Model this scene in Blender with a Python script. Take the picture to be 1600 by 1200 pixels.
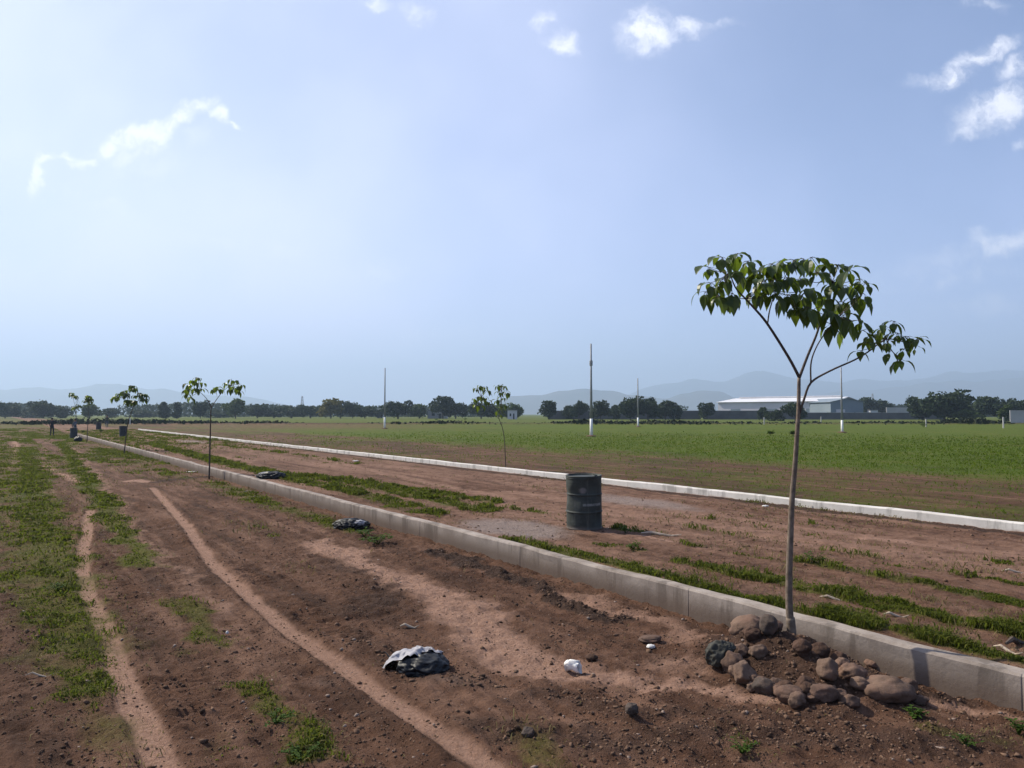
import bpy, bmesh, math, random
import numpy as np
from mathutils import Vector, Matrix, noise as mn
R = math.radians
for o in list(bpy.data.objects): bpy.data.objects.remove(o)
scene = bpy.context.scene
col = scene.collection

# ------------------------------------------------------------------ camera
F = 1150.0; H = 1.9; PITCH = math.atan(47.0 / F)
cd = bpy.data.cameras.new('camera'); cam = bpy.data.objects.new('camera', cd); col.objects.link(cam)
cd.sensor_width = 36; cd.lens = 36 * F / 1600; cd.clip_start = 0.05; cd.clip_end = 60000
cam.location = (0, 0, H); cam.rotation_euler = (R(90) + PITCH, 0, 0)
scene.camera = cam
scene.render.resolution_x = 1024; scene.render.resolution_y = 768

def ray(px, py):
    u = (px - 800) / F; v = (600 - py) / F
    c, s = math.cos(PITCH), math.sin(PITCH)
    return Vector((u, c - v * s, s + v * c))
def gp(px, py, z):                       # where a sight line meets the level z
    d = ray(px, py); k = (z - H) / d.z
    return Vector((0, 0, H)) + d * k
def at(px, py, Y):                       # point at distance Y
    d = ray(px, py); return Vector((0, 0, H)) + d * (Y / d.y)

# ------------------------------------------------------------------ sun + sky
SUN_H = Vector((-0.86, 0.51, 0)).normalized(); SUN_EL = R(41)
sd = SUN_H * math.cos(SUN_EL) + Vector((0, 0, math.sin(SUN_EL)))
sl = bpy.data.lights.new('sun', 'SUN'); sl.energy = 4.8; sl.angle = R(0.5); sl.color = (1.0, 0.92, 0.76)
so = bpy.data.objects.new('sun', sl); col.objects.link(so); so.rotation_euler = sd.to_track_quat('Z', 'Y').to_euler()
w = bpy.data.worlds.new('World'); scene.world = w; w.use_nodes = True
nt = w.node_tree; nt.nodes.clear()

class NT:
    def __init__(s, t): s.t = t
    def n(s, typ, ins=None, **kw):
        nd = s.t.nodes.new(typ)
        for k, v in kw.items(): setattr(nd, k, v)
        if ins:
            for k, v in ins.items():
                if isinstance(v, bpy.types.NodeSocket): s.t.links.new(v, nd.inputs[k])
                else: nd.inputs[k].default_value = v
        return nd
    def math(s, op, a, b=None, c=None, clamp=False):
        ins = {0: a}
        if b is not None: ins[1] = b
        if c is not None: ins[2] = c
        return s.n('ShaderNodeMath', ins, operation=op, use_clamp=clamp).outputs[0]
    def sstep(s, v, a, b, lo=0.0, hi=1.0):
        return s.n('ShaderNodeMapRange', {0: v, 1: a, 2: b, 3: lo, 4: hi}, interpolation_type='SMOOTHSTEP').outputs[0]
    def mix(s, f, a, b, blend='MIX'):
        nd = s.n('ShaderNodeMix', None, data_type='RGBA', blend_type=blend)
        for i, v in ((0, f), (6, a), (7, b)):
            if isinstance(v, bpy.types.NodeSocket): s.t.links.new(v, nd.inputs[i])
            else: nd.inputs[i].default_value = v if i == 0 else (tuple(v) + (1,))[:4]
        return nd.outputs[2]
    def noise(s, vec, scale, detail=4, rough=0.55, dist=0.0):
        return s.n('ShaderNodeTexNoise', {'Vector': vec, 'Scale': scale, 'Detail': detail, 'Roughness': rough, 'Distortion': dist}).outputs[0]

g = NT(nt)
sky = g.n('ShaderNodeTexSky', sky_type='NISHITA'); sky.sun_disc = False
sky.sun_elevation = SUN_EL; sky.sun_rotation = math.atan2(SUN_H.x, SUN_H.y)
sky.altitude = 1000; sky.air_density = 1.0; sky.dust_density = 1.0; sky.ozone_density = 4.5
tc = g.n('ShaderNodeTexCoord').outputs['Generated']
sep = g.n('ShaderNodeSeparateXYZ', {0: tc})
yy = g.math('MAXIMUM', sep.outputs[1], 0.05)
U = g.math('DIVIDE', sep.outputs[0], yy); V = g.math('DIVIDE', sep.outputs[2], yy)
uv = g.n('ShaderNodeCombineXYZ', {0: U, 1: V, 2: 0.0}).outputs[0]
def dirxy(px, py):
    d = ray(px, py); return d.x / d.y, d.z / d.y
# cloud banks: direction, half sizes, tilt (radians), weight
CL = [(62, 270, 10, 30, 0, .85), (78, 248, 22, 9, .5, .95), (100, 245, 22, 8, -.2, .95), (126, 254, 26, 9, .1, 1.0), (165, 232, 36, 15, .45, .9), (208, 216, 42, 19, .3, 1.05), (250, 204, 36, 18, .35, 1.1),
      (288, 178, 30, 16, .75, 1.0), (318, 164, 24, 14, .2, 1.0), (340, 176, 20, 13, -.7, .9), (368, 194, 16, 7, -.5, .7), (215, 238, 60, 16, .35, .55), (54, 298, 9, 24, 0, .6),
      (1008, 48, 48, 38, .3, 1.12), (1055, 44, 58, 16, .1, .85), (848, 32, 26, 17, 0, .8), (880, 70, 32, 19, -.35, 1.0), (650, 24, 34, 17, -.4, .8), (585, 8, 30, 12, 0, .65),
      (1545, 78, 58, 18, .35, .95), (1490, 116, 42, 22, .5, .95), (1440, 126, 32, 14, 0, .55), (1590, 105, 42, 22, .4, .8), (1560, 168, 80, 32, .38, 1.05), (1520, 200, 46, 16, .2, .7), (1600, 218, 20, 12, 0, .6), (1540, 8, 40, 13, 0, .6),
      (1565, 378, 62, 22, 0, .72), (430, 392, 60, 20, -.1, .36), (170, 325, 60, 18, -.2, .32), (330, 372, 90, 16, -.1, .3), (565, 428, 110, 22, .05, .34), (1480, 430, 180, 32, .1, .38), (1540, 480, 120, 26, .1, .34), (980, 490, 160, 22, .05, .2)]
wob = g.n('ShaderNodeTexNoise', {'Vector': uv, 'Scale': 22.0, 'Detail': 4.0, 'Roughness': .6})
wv = g.n('ShaderNodeVectorMath', {0: wob.outputs[1], 1: (.5, .5, .5)}, operation='SUBTRACT').outputs[0]
wv = g.n('ShaderNodeVectorMath', {0: wv, 3: 0.05}, operation='SCALE').outputs[0]
uvw = g.n('ShaderNodeVectorMath', {0: uv, 1: wv}, operation='ADD').outputs[0]
CL = [(x_, y_, a_ * 1.18, b_ * 1.25, r_, w_ * (1.25 if x_ < 400 else 1.08)) for (x_, y_, a_, b_, r_, w_) in CL]
CL += [(300, 215, 70, 36, .4, .36), (230, 262, 120, 40, .2, .36), (110, 300, 70, 40, .2, .34), (1120, 38, 50, 14, .1, .55), (1500, 400, 120, 30, .1, .42), (250, 440, 220, 40, 0, .3), (700, 520, 300, 30, 0, .28)]
acc = None
for (px, py, a, b, rot, wt) in CL:
    x, y = dirxy(px, py)
    m = g.n('ShaderNodeMapping', {'Vector': uvw, 'Location': (x, y, 0), 'Rotation': (0, 0, rot), 'Scale': (a * 1.35 / F, b * 1.35 / F, 1e3)}, vector_type='TEXTURE').outputs[0]
    L = g.n('ShaderNodeVectorMath', {0: m}, operation='LENGTH').outputs['Value']
    v = g.sstep(L, 1.0, 0.0, 0.0, wt)
    acc = v if acc is None else g.math('MAXIMUM', acc, v)
fb = g.noise(uvw, 30.0, 7, .62)
dens = g.math('MULTIPLY', acc, g.sstep(fb, .26, .68, .35, 1.2))
cm = g.sstep(dens, .08, 1.2, 0.0, .9)
# haze veil, brighter towards the sun
veil = g.noise(uv, 3.0, 3, .5)
dot = g.n('ShaderNodeVectorMath', {0: tc, 1: tuple(sd)}, operation='DOT_PRODUCT').outputs['Value']
cool = g.sstep(dot, -.1, .95)
hor = g.sstep(sep.outputs[2], 0.0, .5, 1.0, 0.0)
base = sky.outputs[0]
SKYTINT = g.mix(cool, (5.6, 6.4, 9.8), (7.9, 8.2, 9.9))
vf = g.math('MULTIPLY', g.sstep(veil, .3, .7, .75, 1.1), g.math('ADD', g.sstep(dot, .15, .85, .10, .62), g.math('MULTIPLY', hor, .5)), clamp=True)
c1 = g.mix(vf, base, SKYTINT)
c1 = g.mix(1.0, c1, (.97, .98, 1.04), 'MULTIPLY')
c2 = g.mix(cm, c1, (9.3, 9.4, 10.2))
# real ground bounce colour below the horizon
low = g.sstep(sep.outputs[2], -.02, 0.0)
c3 = g.mix(low, (1.2, 1.1, .9), c2)
bg = g.n('ShaderNodeBackground', {'Color': c3, 'Strength': 0.084})
g.n('ShaderNodeOutputWorld', {'Surface': bg.outputs[0]})
vs = scene.view_settings; vs.view_transform = 'Standard'; vs.look = 'None'; vs.exposure = 0.68; vs.gamma = 1.0

# ------------------------------------------------------------------ helpers
def tag(o, label=None, cat=None, group=None, kind=None):
    if label: o['label'] = label
    if cat: o['category'] = cat
    if group: o['group'] = group
    if kind: o['kind'] = kind
    return o
def empty(name, loc, label, cat, group=None):
    o = bpy.data.objects.new(name, None); col.objects.link(o); o.location = loc
    o.empty_display_size = .2
    return tag(o, label, cat, group)
def link(name, me, mat, parent=None, loc=None, smooth=False):
    o = bpy.data.objects.new(name, me); col.objects.link(o)
    for m in (mat if isinstance(mat, (list, tuple)) else [mat]):
        if m: me.materials.append(m)
    if parent: o.parent = parent
    if loc is not None: o.location = loc
    if smooth: me.polygons.foreach_set('use_smooth', [True] * len(me.polygons))
    return o
def npmesh(name, verts, faces_flat, starts_n):
    """verts (N,3); faces_flat loops; starts_n verts per face (int)"""
    me = bpy.data.meshes.new(name)
    me.vertices.add(len(verts)); me.vertices.foreach_set('co', np.asarray(verts, np.float32).ravel())
    me.loops.add(len(faces_flat)); me.loops.foreach_set('vertex_index', np.asarray(faces_flat, np.int32))
    nf = len(faces_flat) // starts_n
    me.polygons.add(nf); me.polygons.foreach_set('loop_start', np.arange(nf, dtype=np.int32) * starts_n)
    me.update(calc_edges=True); me.validate()
    return me
class MB:
    def __init__(s): s.v = []; s.f = []; s.mi = []
    def add(s, vs_, fs, mi=0):
        b = len(s.v); s.v += [tuple(p) for p in vs_]; s.f += [tuple(i + b for i in f) for f in fs]; s.mi += [mi] * len(fs)
    def tube(s, pts, rads, n=8, cap=True, mi=0):
        pts = [Vector(p) for p in pts]; vs_ = []; fs = []
        prev = None
        for i, p in enumerate(pts):
            d = (pts[min(i + 1, len(pts) - 1)] - pts[max(i - 1, 0)]).normalized()
            a = prev if prev is not None else (Vector((1, 0, 0)) if abs(d.x) < .8 else Vector((0, 1, 0)))
            a = (a - d * a.dot(d)).normalized(); b = d.cross(a); prev = a
            for k in range(n):
                t = 2 * math.pi * k / n
                vs_.append(p + (a * math.cos(t) + b * math.sin(t)) * rads[i])
        for i in range(len(pts) - 1):
            for k in range(n):
                fs.append((i * n + k, i * n + (k + 1) % n, (i + 1) * n + (k + 1) % n, (i + 1) * n + k))
        if cap: fs.append(tuple(range(n - 1, -1, -1))); fs.append(tuple((len(pts) - 1) * n + k for k in range(n)))
        s.add(vs_, fs, mi)
    def lathe(s, prof, n=32, c=(0, 0, 0), mi=0, cap=(True, True)):
        vs_ = []; fs = []
        for (r, z) in prof:
            for k in range(n):
                t = 2 * math.pi * k / n; vs_.append((c[0] + r * math.cos(t), c[1] + r * math.sin(t), c[2] + z))
        for i in range(len(prof) - 1):
            for k in range(n): fs.append((i * n + k, i * n + (k + 1) % n, (i + 1) * n + (k + 1) % n, (i + 1) * n + k))
        if cap[0]: fs.append(tuple(range(n - 1, -1, -1)))
        if cap[1]: fs.append(tuple((len(prof) - 1) * n + k for k in range(n)))
        s.add(vs_, fs, mi)
    def box(s, c, sz, mi=0, rz=0):
        x, y, z = c; a, b, h = sz[0] / 2, sz[1] / 2, sz[2] / 2
        cs, sn = math.cos(rz), math.sin(rz)
        vs_ = [(x + i * cs - j * sn, y + i * sn + j * cs, z + k) for k in (-h, h) for (i, j) in ((-a, -b), (a, -b), (a, b), (-a, b))]
        s.add(vs_, [(3, 2, 1, 0), (4, 5, 6, 7), (0, 1, 5, 4), (1, 2, 6, 5), (2, 3, 7, 6), (3, 0, 4, 7)], mi)
    def mesh(s, name):
        me = bpy.data.meshes.new(name); me.from_pydata(s.v, [], s.f); me.update()
        if any(s.mi): me.polygons.foreach_set('material_index', s.mi)
        return me
    def build(s, name, mat, parent=None, loc=None, smooth=False): return link(name, s.mesh(name), mat, parent, loc, smooth)

# numpy value noise
def _h(ix, iy, seed):
    n = (ix.astype(np.int64) * 374761393 + iy.astype(np.int64) * 668265263 + seed * 1442695041) & 0xffffffff
    n = ((n ^ (n >> 13)) * 1274126177) & 0xffffffff
    n = (n ^ (n >> 16)) & 0xffffffff
    return n.astype(np.float64) / 4294967295.0
def vnoise(x, y, seed=0):
    ix = np.floor(x); iy = np.floor(y); fx = x - ix; fy = y - iy
    fx = fx * fx * (3 - 2 * fx); fy = fy * fy * (3 - 2 * fy)
    a = _h(ix, iy, seed); b = _h(ix + 1, iy, seed); c = _h(ix, iy + 1, seed); d = _h(ix + 1, iy + 1, seed)
    return (a * (1 - fx) + b * fx) * (1 - fy) + (c * (1 - fx) + d * fx) * fy
def fbm(x, y, sc, oct=4, seed=0, rough=.5):
    v = 0; a = 1; tot = 0
    for i in range(oct):
        v = v + a * vnoise(x * sc + 13.7 * i, y * sc - 7.1 * i, seed + i * 17); tot += a; a *= rough; sc *= 2.03
    return v / tot
def ss(v, a, b):
    t = np.clip((v - a) / (b - a), 0, 1); return t * t * (3 - 2 * t)

# ------------------------------------------------------------------ materials
def mat(name):
    m = bpy.data.materials.new(name); m.use_nodes = True; m.node_tree.nodes.clear(); return m, NT(m.node_tree)
def finish(gg, colr, rough=.85, bump=None, bstr=.3, bdist=.02, spec=.3, metal=0.0):
    p = gg.n('ShaderNodeBsdfPrincipled', {'Base Color': colr if isinstance(colr, bpy.types.NodeSocket) else tuple(colr) + (1,), 'Roughness': rough, 'Specular IOR Level': spec, 'Metallic': metal})
    if bump is not None:
        b = gg.n('ShaderNodeBump', {'Height': bump, 'Strength': bstr, 'Distance': bdist}); gg.t.links.new(b.outputs[0], p.inputs['Normal'])
    gg.n('ShaderNodeOutputMaterial', {'Surface': p.outputs[0]})
    return p
def simple(name, c, rough=.8, c2=None, scale=6.0, bstr=.3, bdist=.01, spec=.3, metal=0.0, det=5):
    m, q = mat(name); oc = q.n('ShaderNodeTexCoord').outputs['Object']
    nz = q.noise(oc, scale, det, .6)
    cc = q.mix(q.sstep(nz, .3, .7), c, c2 if c2 else tuple(v * .75 for v in c))
    finish(q, cc, rough, q.noise(oc, scale * 3, det, .6), bstr, bdist, spec, metal)
    return m

D = Vector((-0.696, 1, 0)).normalized(); N = Vector((D.y, -D.x, 0))
def ground_mat():
    m, q = mat('ground_soil')
    pos = q.n('ShaderNodeNewGeometry').outputs['Position']
    at_ = q.n('ShaderNodeAttribute', attribute_name='mask')
    sp = q.n('ShaderNodeSeparateColor', {0: at_.outputs['Color']})
    sand, green, grey = sp.outputs[0], sp.outputs[1], sp.outputs[2]; dark = at_.outputs['Alpha']
    n0 = q.noise(pos, .55, 5, .6); n1 = q.noise(pos, 3.5, 6, .65); n2 = q.noise(pos, 24, 6, .7); n3 = q.noise(pos, 130, 4, .7)
    nf = q.noise(pos, .05, 5, .6)
    soil = q.mix(q.sstep(n1, .3, .7), (.064, .031, .019), (.126, .065, .041))
    soil = q.mix(q.sstep(n0, .35, .7), soil, q.mix(q.sstep(n2, .3, .7), (.092, .047, .030), (.160, .087, .056)))
    soil = q.mix(q.sstep(n2, .55, .8), soil, (.040, .024, .018))
    soil = q.mix(q.sstep(n3, .62, .8, 0, .6), soil, (.20, .13, .10))
    dt = q.n('ShaderNodeVectorMath', {0: pos, 1: tuple(N)}, operation='DOT_PRODUCT').outputs['Value']; ds = q.n('ShaderNodeVectorMath', {0: pos, 1: tuple(D)}, operation='DOT_PRODUCT').outputs['Value']
    lane = q.n('ShaderNodeCombineXYZ', {0: q.math('MULTIPLY', dt, 3.2), 1: q.math('MULTIPLY', ds, .32), 2: 0.0}).outputs[0]
    ln = q.noise(lane, 1.0, 7, .62, 0); ln2 = q.noise(lane, 4.0, 6, .65, 0)
    soil = q.mix(q.sstep(ln, .48, .68, 0, .75), soil, (.205, .117, .081))
    soil = q.mix(q.sstep(ln, .50, .34, 0, .6), soil, (.046, .026, .018))
    sandc = q.mix(q.sstep(n2, .3, .75), (.35, .215, .158), (.225, .127, .088))
    sandc = q.mix(q.sstep(n3, .6, .8, 0, .5), sandc, (.12, .08, .06))
    jit = q.math('ADD', sand, q.math('MULTIPLY', q.math('SUBTRACT', n1, .5), .55))
    jit = q.math('ADD', jit, q.math('MULTIPLY', q.math('SUBTRACT', n2, .5), .45))
    c = q.mix(q.math('MULTIPLY', q.sstep(jit, .25, .75), q.sstep(sand, .02, .2)), soil, sandc)
    greyc = q.mix(q.sstep(n2, .3, .7), (.20, .155, .138), (.30, .24, .215))
    jg = q.math('ADD', grey, q.math('MULTIPLY', q.math('SUBTRACT', n1, .5), .5))
    c = q.mix(q.math('MULTIPLY', q.sstep(jg, .2, .8, 0, .85), q.sstep(grey, .02, .2)), c, greyc)
    jd = q.math('ADD', dark, q.math('MULTIPLY', q.math('SUBTRACT', n1, .5), .6))
    c = q.mix(q.math('MULTIPLY', q.sstep(jd, .3, .8, 0, .9), q.sstep(dark, .02, .2)), c, q.mix(q.sstep(n2, .35, .65), (.022, .014, .011), (.065, .040, .030)))
    gc = q.mix(q.sstep(n2, .35, .65), (.056, .054, .010), (.100, .092, .019))
    gc = q.mix(q.sstep(nf, .4, .6, 0, .7), gc, (.062, .096, .008))
    gc = q.mix(q.sstep(dt, 15, 24), gc, q.mix(q.sstep(n2, .35, .65), (.050, .090, .005), (.078, .118, .010)))
    nm = q.noise(pos, .22, 5, .65); gc = q.mix(q.sstep(nm, .50, .62, 0, .45), gc, (.105, .110, .020)); gc = q.mix(q.sstep(nm, .46, .36, 0, .5), gc, (.036, .056, .008))
    jn = q.math('ADD', green, q.math('MULTIPLY', q.math('SUBTRACT', q.noise(pos, 1.6, 6, .65), .5), 1.5))
    jn = q.math('ADD', jn, q.math('MULTIPLY', q.math('SUBTRACT', n2, .5), .35))
    c = q.mix(q.math('MULTIPLY', q.sstep(jn, .25, .95, 0, .88), q.sstep(green, .02, .2)), c, gc)
    n9 = q.noise(pos, 9, 6, .75, 0)
    hgt = q.math('ADD', q.math('ADD', q.math('MULTIPLY', n2, .8), q.math('MULTIPLY', n3, .3)), q.math('ADD', q.math('MULTIPLY', n9, 1.0), q.math('MULTIPLY', ln2, .9)))
    rough = .95
    finish(q, c, rough, hgt, .9, .06, .1)
    return m
M = {}
M['ground'] = ground_mat()
def concrete(name, a, b, dirt, dirtz=None):
    m, q = mat(name); pos = q.n('ShaderNodeNewGeometry').outputs['Position']
    n1 = q.noise(pos, 2.2, 6, .65); n2 = q.noise(pos, 30, 5, .7)
    st = q.n('ShaderNodeMapping', {'Vector': pos, 'Scale': (1.7, 1.7, .30)}).outputs[0]; n3 = q.noise(st, 1.6, 5, .65)
    c = q.mix(q.sstep(n1, .3, .7), a, b)
    c = q.mix(q.sstep(n2, .55, .8, 0, .5), c, tuple(v * .6 for v in b))
    c = q.mix(q.sstep(n3, .52, .62, 0, .6), c, tuple(v * .45 for v in b))
    if dirtz:
        z = q.n('ShaderNodeSeparateXYZ', {0: pos}).outputs[2]
        k = q.math('ADD', z, q.math('MULTIPLY', q.math('SUBTRACT', n1, .5), .16))
        c = q.mix(q.sstep(k, dirtz[0], dirtz[1], .85, 0), c, dirt)
    finish(q, c, .9, q.math('ADD', n2, q.math('MULTIPLY', n1, 1.5)), .35, .012, .15)
    return m
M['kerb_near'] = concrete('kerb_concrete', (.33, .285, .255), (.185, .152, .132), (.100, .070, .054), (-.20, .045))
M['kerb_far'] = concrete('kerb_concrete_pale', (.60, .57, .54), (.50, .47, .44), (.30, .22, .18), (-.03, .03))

def leaf_mat(name, c1, c2, trans, tfac=.35, rough=.45):
    m, q = mat(name); ge = q.n('ShaderNodeNewGeometry')
    rnd = ge.outputs['Random Per Island']; oc = ge.outputs['Position']
    c = q.mix(rnd, c1, c2)
    nz = q.noise(oc, 40, 3, .5); c = q.mix(q.sstep(nz, .4, .7, 0, .4), c, tuple(v * .6 for v in c1))
    p = q.n('ShaderNodeBsdfPrincipled', {'Base Color': c, 'Roughness': rough, 'Specular IOR Level': .35 if rough < .6 else .12})
    tr = q.n('ShaderNodeBsdfTranslucent', {'Color': q.mix(rnd, trans, tuple(v * .6 for v in trans))})
    mx = q.n('ShaderNodeMixShader', {0: tfac, 1: p.outputs[0], 2: tr.outputs[0]})
    q.n('ShaderNodeOutputMaterial', {'Surface': mx.outputs[0]}); return m
M['leaf'] = leaf_mat('sapling_leaf', (.014, .034, .009), (.060, .095, .016), (.20, .29, .025), .34, .38)
M['far_leaf'] = leaf_mat('far_foliage', (.022, .038, .020), (.045, .066, .028), (.05, .08, .02), .15, .7)
M['far_leaf_green'] = leaf_mat('far_foliage_green', (.045, .075, .020), (.075, .105, .030), (.10, .15, .02), .2, .7)
M['far_leaf_yellow'] = leaf_mat('far_foliage_yellow', (.11, .10, .020), (.16, .13, .025), (.2, .18, .02), .2, .7)
M['grass'] = leaf_mat('grass_blade', (.036, .052, .007), (.108, .112, .020), (.17, .21, .025), .35, .85)
M['straw'] = leaf_mat('dry_grass_blade', (.10, .085, .030), (.17, .14, .06), (.2, .16, .06), .3, .7)
M['weed'] = leaf_mat('weed_leaf', (.028, .060, .010), (.065, .105, .016), (.13, .22, .02), .3, .75)
M['crop'] = leaf_mat('field_grass', (.044, .088, .004), (.080, .118, .008), (.17, .24, .02), .3, .9)
M['bark'] = simple('sapling_bark', (.20, .155, .12), .9, (.10, .075, .058), 14, .5, .01)
M['bark_dark'] = simple('sapling_branch_bark', (.085, .062, .050), .8, (.045, .034, .03), 14, .4, .006)
M['bark_far'] = simple('tree_bark', (.07, .055, .045), .9)
M['clod_one'] = simple('soil_clod', (.085, .050, .037), .95, (.050, .031, .023), 9, .8, .02, .1)
m_, q_ = mat('soil_clod_loose'); ge_ = q_.n('ShaderNodeNewGeometry')
finish(q_, q_.mix(ge_.outputs['Random Per Island'], (.045, .027, .019), (.17, .105, .072)), .95, q_.noise(ge_.outputs['Position'], 60, 4, .6), .6, .01, .1); M['clod'] = m_
def rock_mat(name, a, b):
    m, q = mat(name); oc = q.n('ShaderNodeNewGeometry').outputs['Position']
    n1 = q.noise(oc, 6, 6, .65); n2 = q.noise(oc, 45, 5, .7)
    c = q.mix(q.sstep(n1, .3, .7), a, b)
    c = q.mix(q.sstep(q.noise(oc, 3.3, 4, .6), .45, .65, 0, .7), c, (.15, .086, .062))
    c = q.mix(q.sstep(n2, .6, .8, 0, .5), c, (.05, .04, .035))
    finish(q, c, .88, q.math('ADD', n2, q.math('MULTIPLY', n1, 2.0)), .5, .014, .25); return m
M['rock'] = rock_mat('rock_brown', (.12, .072, .052), (.05, .033, .026))
M['rock_tan'] = rock_mat('rock_tan', (.165, .105, .075), (.085, .054, .040))
M['rock_grey'] = rock_mat('rock_grey', (.075, .056, .047), (.038, .029, .025))
M['black_plastic'] = simple('black_plastic', (.007, .008, .011), .5, (.012, .013, .016), 8, .25, .006, .3)
M['dull_plastic'] = simple('dull_dark_plastic', (.022, .022, .018), .7, (.055, .052, .043), 9, .3, .006, .3)
M['white_sheet'] = simple('pale_plastic_sheet', (.33, .32, .35), .75, (.25, .245, .265), 4, .3, .01, .4)
M['white_plastic'] = simple('white_plastic', (.70, .69, .68), .5, (.52, .49, .46), 12, .3, .006, .4)
M['straw_wood'] = simple('splintered_wood', (.46, .38, .30), .85, (.28, .22, .17), 20)
M['steel'] = simple('pole_concrete', (.34, .34, .35), .8, (.25, .25, .26), 3)
M['white_paint'] = simple('white_paint', (.80, .80, .78), .6, (.68, .68, .66), 3)
M['wall_grey'] = simple('block_wall', (.11, .11, .115), .9, (.075, .075, .08), .25)
M['wall_pale'] = simple('pale_block_wall', (.42, .41, .42), .9, (.33, .32, .33), .3)
M['roof_white'] = simple('white_sheet_roof', (.62, .62, .64), .6, (.54, .54, .57), .1)
M['clad_blue'] = simple('blue_grey_cladding', (.20, .24, .28), .7, (.16, .20, .24), .1)
M['clad_pale'] = simple('pale_cladding', (.58, .56, .60), .7, (.50, .48, .53), .1)
M['window_dark'] = simple('dark_glass', (.03, .035, .04), .2)
M['hill'] = simple('hill_scrub', (.050, .065, .050), .95, (.085, .085, .070), .002)
M['skin'] = simple('skin', (.25, .14, .09), .6)
M['hair'] = simple('dark_hair', (.015, .012, .01), .6)
M['cloth_dark'] = simple('dark_clothing', (.020, .024, .035), .9)
M['cloth_blue'] = simple('blue_grey_clothing', (.06, .08, .12), .9)
M['cloth_grey'] = simple('grey_clothing', (.16, .16, .17), .9)

# ------------------------------------------------------------------ terrain frame: s runs along the kerbs, t across them
K1 = 6.04; K2 = 13.54                     # kerb faces
ZL, ZR = -0.24, 0.0
def ts(p): return (p.x * N.x + p.y * N.y, p.x * D.x + p.y * D.y)
def xy(t, s): return (t * N.x + s * D.x, t * N.y + s * D.y)
def line_ts(pts, z): return [ts(gp(x, y, z)) for (x, y) in pts]
def polymask(T, S, pts, w0, w1=None, soft=.5):
    """1 on a polyline of half width w, 0 beyond"""
    w1 = w0 if w1 is None else w1
    out = np.zeros_like(T); n = len(pts) - 1
    lo_t = min(p[0] for p in pts) - 3; hi_t = max(p[0] for p in pts) + 3; lo_s = min(p[1] for p in pts) - 3; hi_s = max(p[1] for p in pts) + 3
    sel = (T > lo_t) & (T < hi_t) & (S > lo_s) & (S < hi_s)
    t = T[sel]; s = S[sel]; o = np.zeros_like(t)
    for i in range(n):
        (a, b), (c, d) = pts[i], pts[i + 1]
        dx, dy = c - a, d - b; L2 = dx * dx + dy * dy + 1e-9
        k = np.clip(((t - a) * dx + (s - b) * dy) / L2, 0, 1)
        dist = np.hypot(t - a - k * dx, s - b - k * dy)
        w = (w0 + (w1 - w0) * (i + k) / n)
        o = np.maximum(o, 1 - ss(dist, w * (1 - soft), w * (1 + soft)))
    out[sel] = o; return out
def ell(T, S, px, py, z, ra, rs):
    c = ts(gp(px, py, z)); d = np.hypot((T - c[0]) / ra, (S - c[1]) / rs); return 1 - ss(d, .1, 1.25)
GRASS_L = [  # polyline of photo ground points, half widths (m), density
    ([(40, 700), (50, 760), (65, 830), (85, 900), (92, 960), (115, 1040), (140, 1090)], .62, .30, .85),
    ([(140, 1090), (165, 1150), (200, 1200)], .2, .18, .5),
    ([(5, 700), (12, 770), (20, 850), (40, 930)], .6, .3, .62),
    ([(0, 1130), (50, 1115)], .12, .12, .5),
    ([(95, 690), (130, 745), (185, 825), (235, 885)], .36, .22, .95),
    ([(265, 940), (290, 975), (322, 1010)], .17, .17, .85),
    ([(375, 1075), (415, 1115), (450, 1155), (490, 1205)], .14, .17, .8),
    ([(330, 755), (400, 780), (500, 812), (560, 832)], .38, .28, .75),
    ([(380, 820), (430, 840)], .3, .2, .35),
    ([(450, 885), (475, 895)], .12, .12, .4),
    ([(180, 715), (250, 735), (300, 750)], .5, .4, .5),
    ([(130, 700), (220, 700)], .6, .8, .5),
    ([(800, 1150), (860, 1200)], .12, .2, .5),
    ([(1160, 1160), (1200, 1190)], .08, .12, .5),
    ([(1480, 1160), (1600, 1180)], .08, .1, .6),
    ([(330, 1160), (345, 1200)], .05, .1, .3),
]
GRASS_R = [
    ([(790, 845), (870, 862), (960, 885), (1020, 902)], .14, .17, 1.0),
    ([(1020, 902), (1100, 922), (1180, 945), (1290, 965), (1370, 985)], .15, .16, .85),
    ([(1400, 990), (1470, 1008), (1560, 1032), (1600, 1040)], .13, .12, .9),
    ([(1065, 880), (1140, 895), (1220, 912), (1300, 930), (1440, 962), (1600, 995)], .16, .17, 1.0),
    ([(1240, 878), (1290, 885), (1360, 900), (1440, 915), (1600, 946)], .13, .14, .8),
    ([(1370, 882), (1450, 890), (1600, 915)], .08, .1, .45),
    ([(1160, 868), (1240, 880)], .1, .1, .4),
    ([(930, 851), (1000, 862)], .09, .1, .6),
    ([(965, 826), (1000, 832)], .1, .12, .8),
    ([(230, 692), (330, 718), (430, 742), (520, 762), (640, 792)], .5, .32, .7),
    ([(430, 740), (540, 752), (640, 772), (760, 798)], .4, .30, .9),
    ([(540, 750), (660, 767), (770, 785)], .25, .2, .7),
    ([(800, 795), (850, 803)], .15, .15, .6),
    ([(610, 795), (680, 805)], .3, .2, .6),
    ([(300, 690), (420, 705), (560, 725)], .3, .3, .35),
    ([(1060, 850), (1100, 856)], .08, .08, .5),
    ([(1380, 855), (1460, 862)], .08, .08, .25),
]
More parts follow.
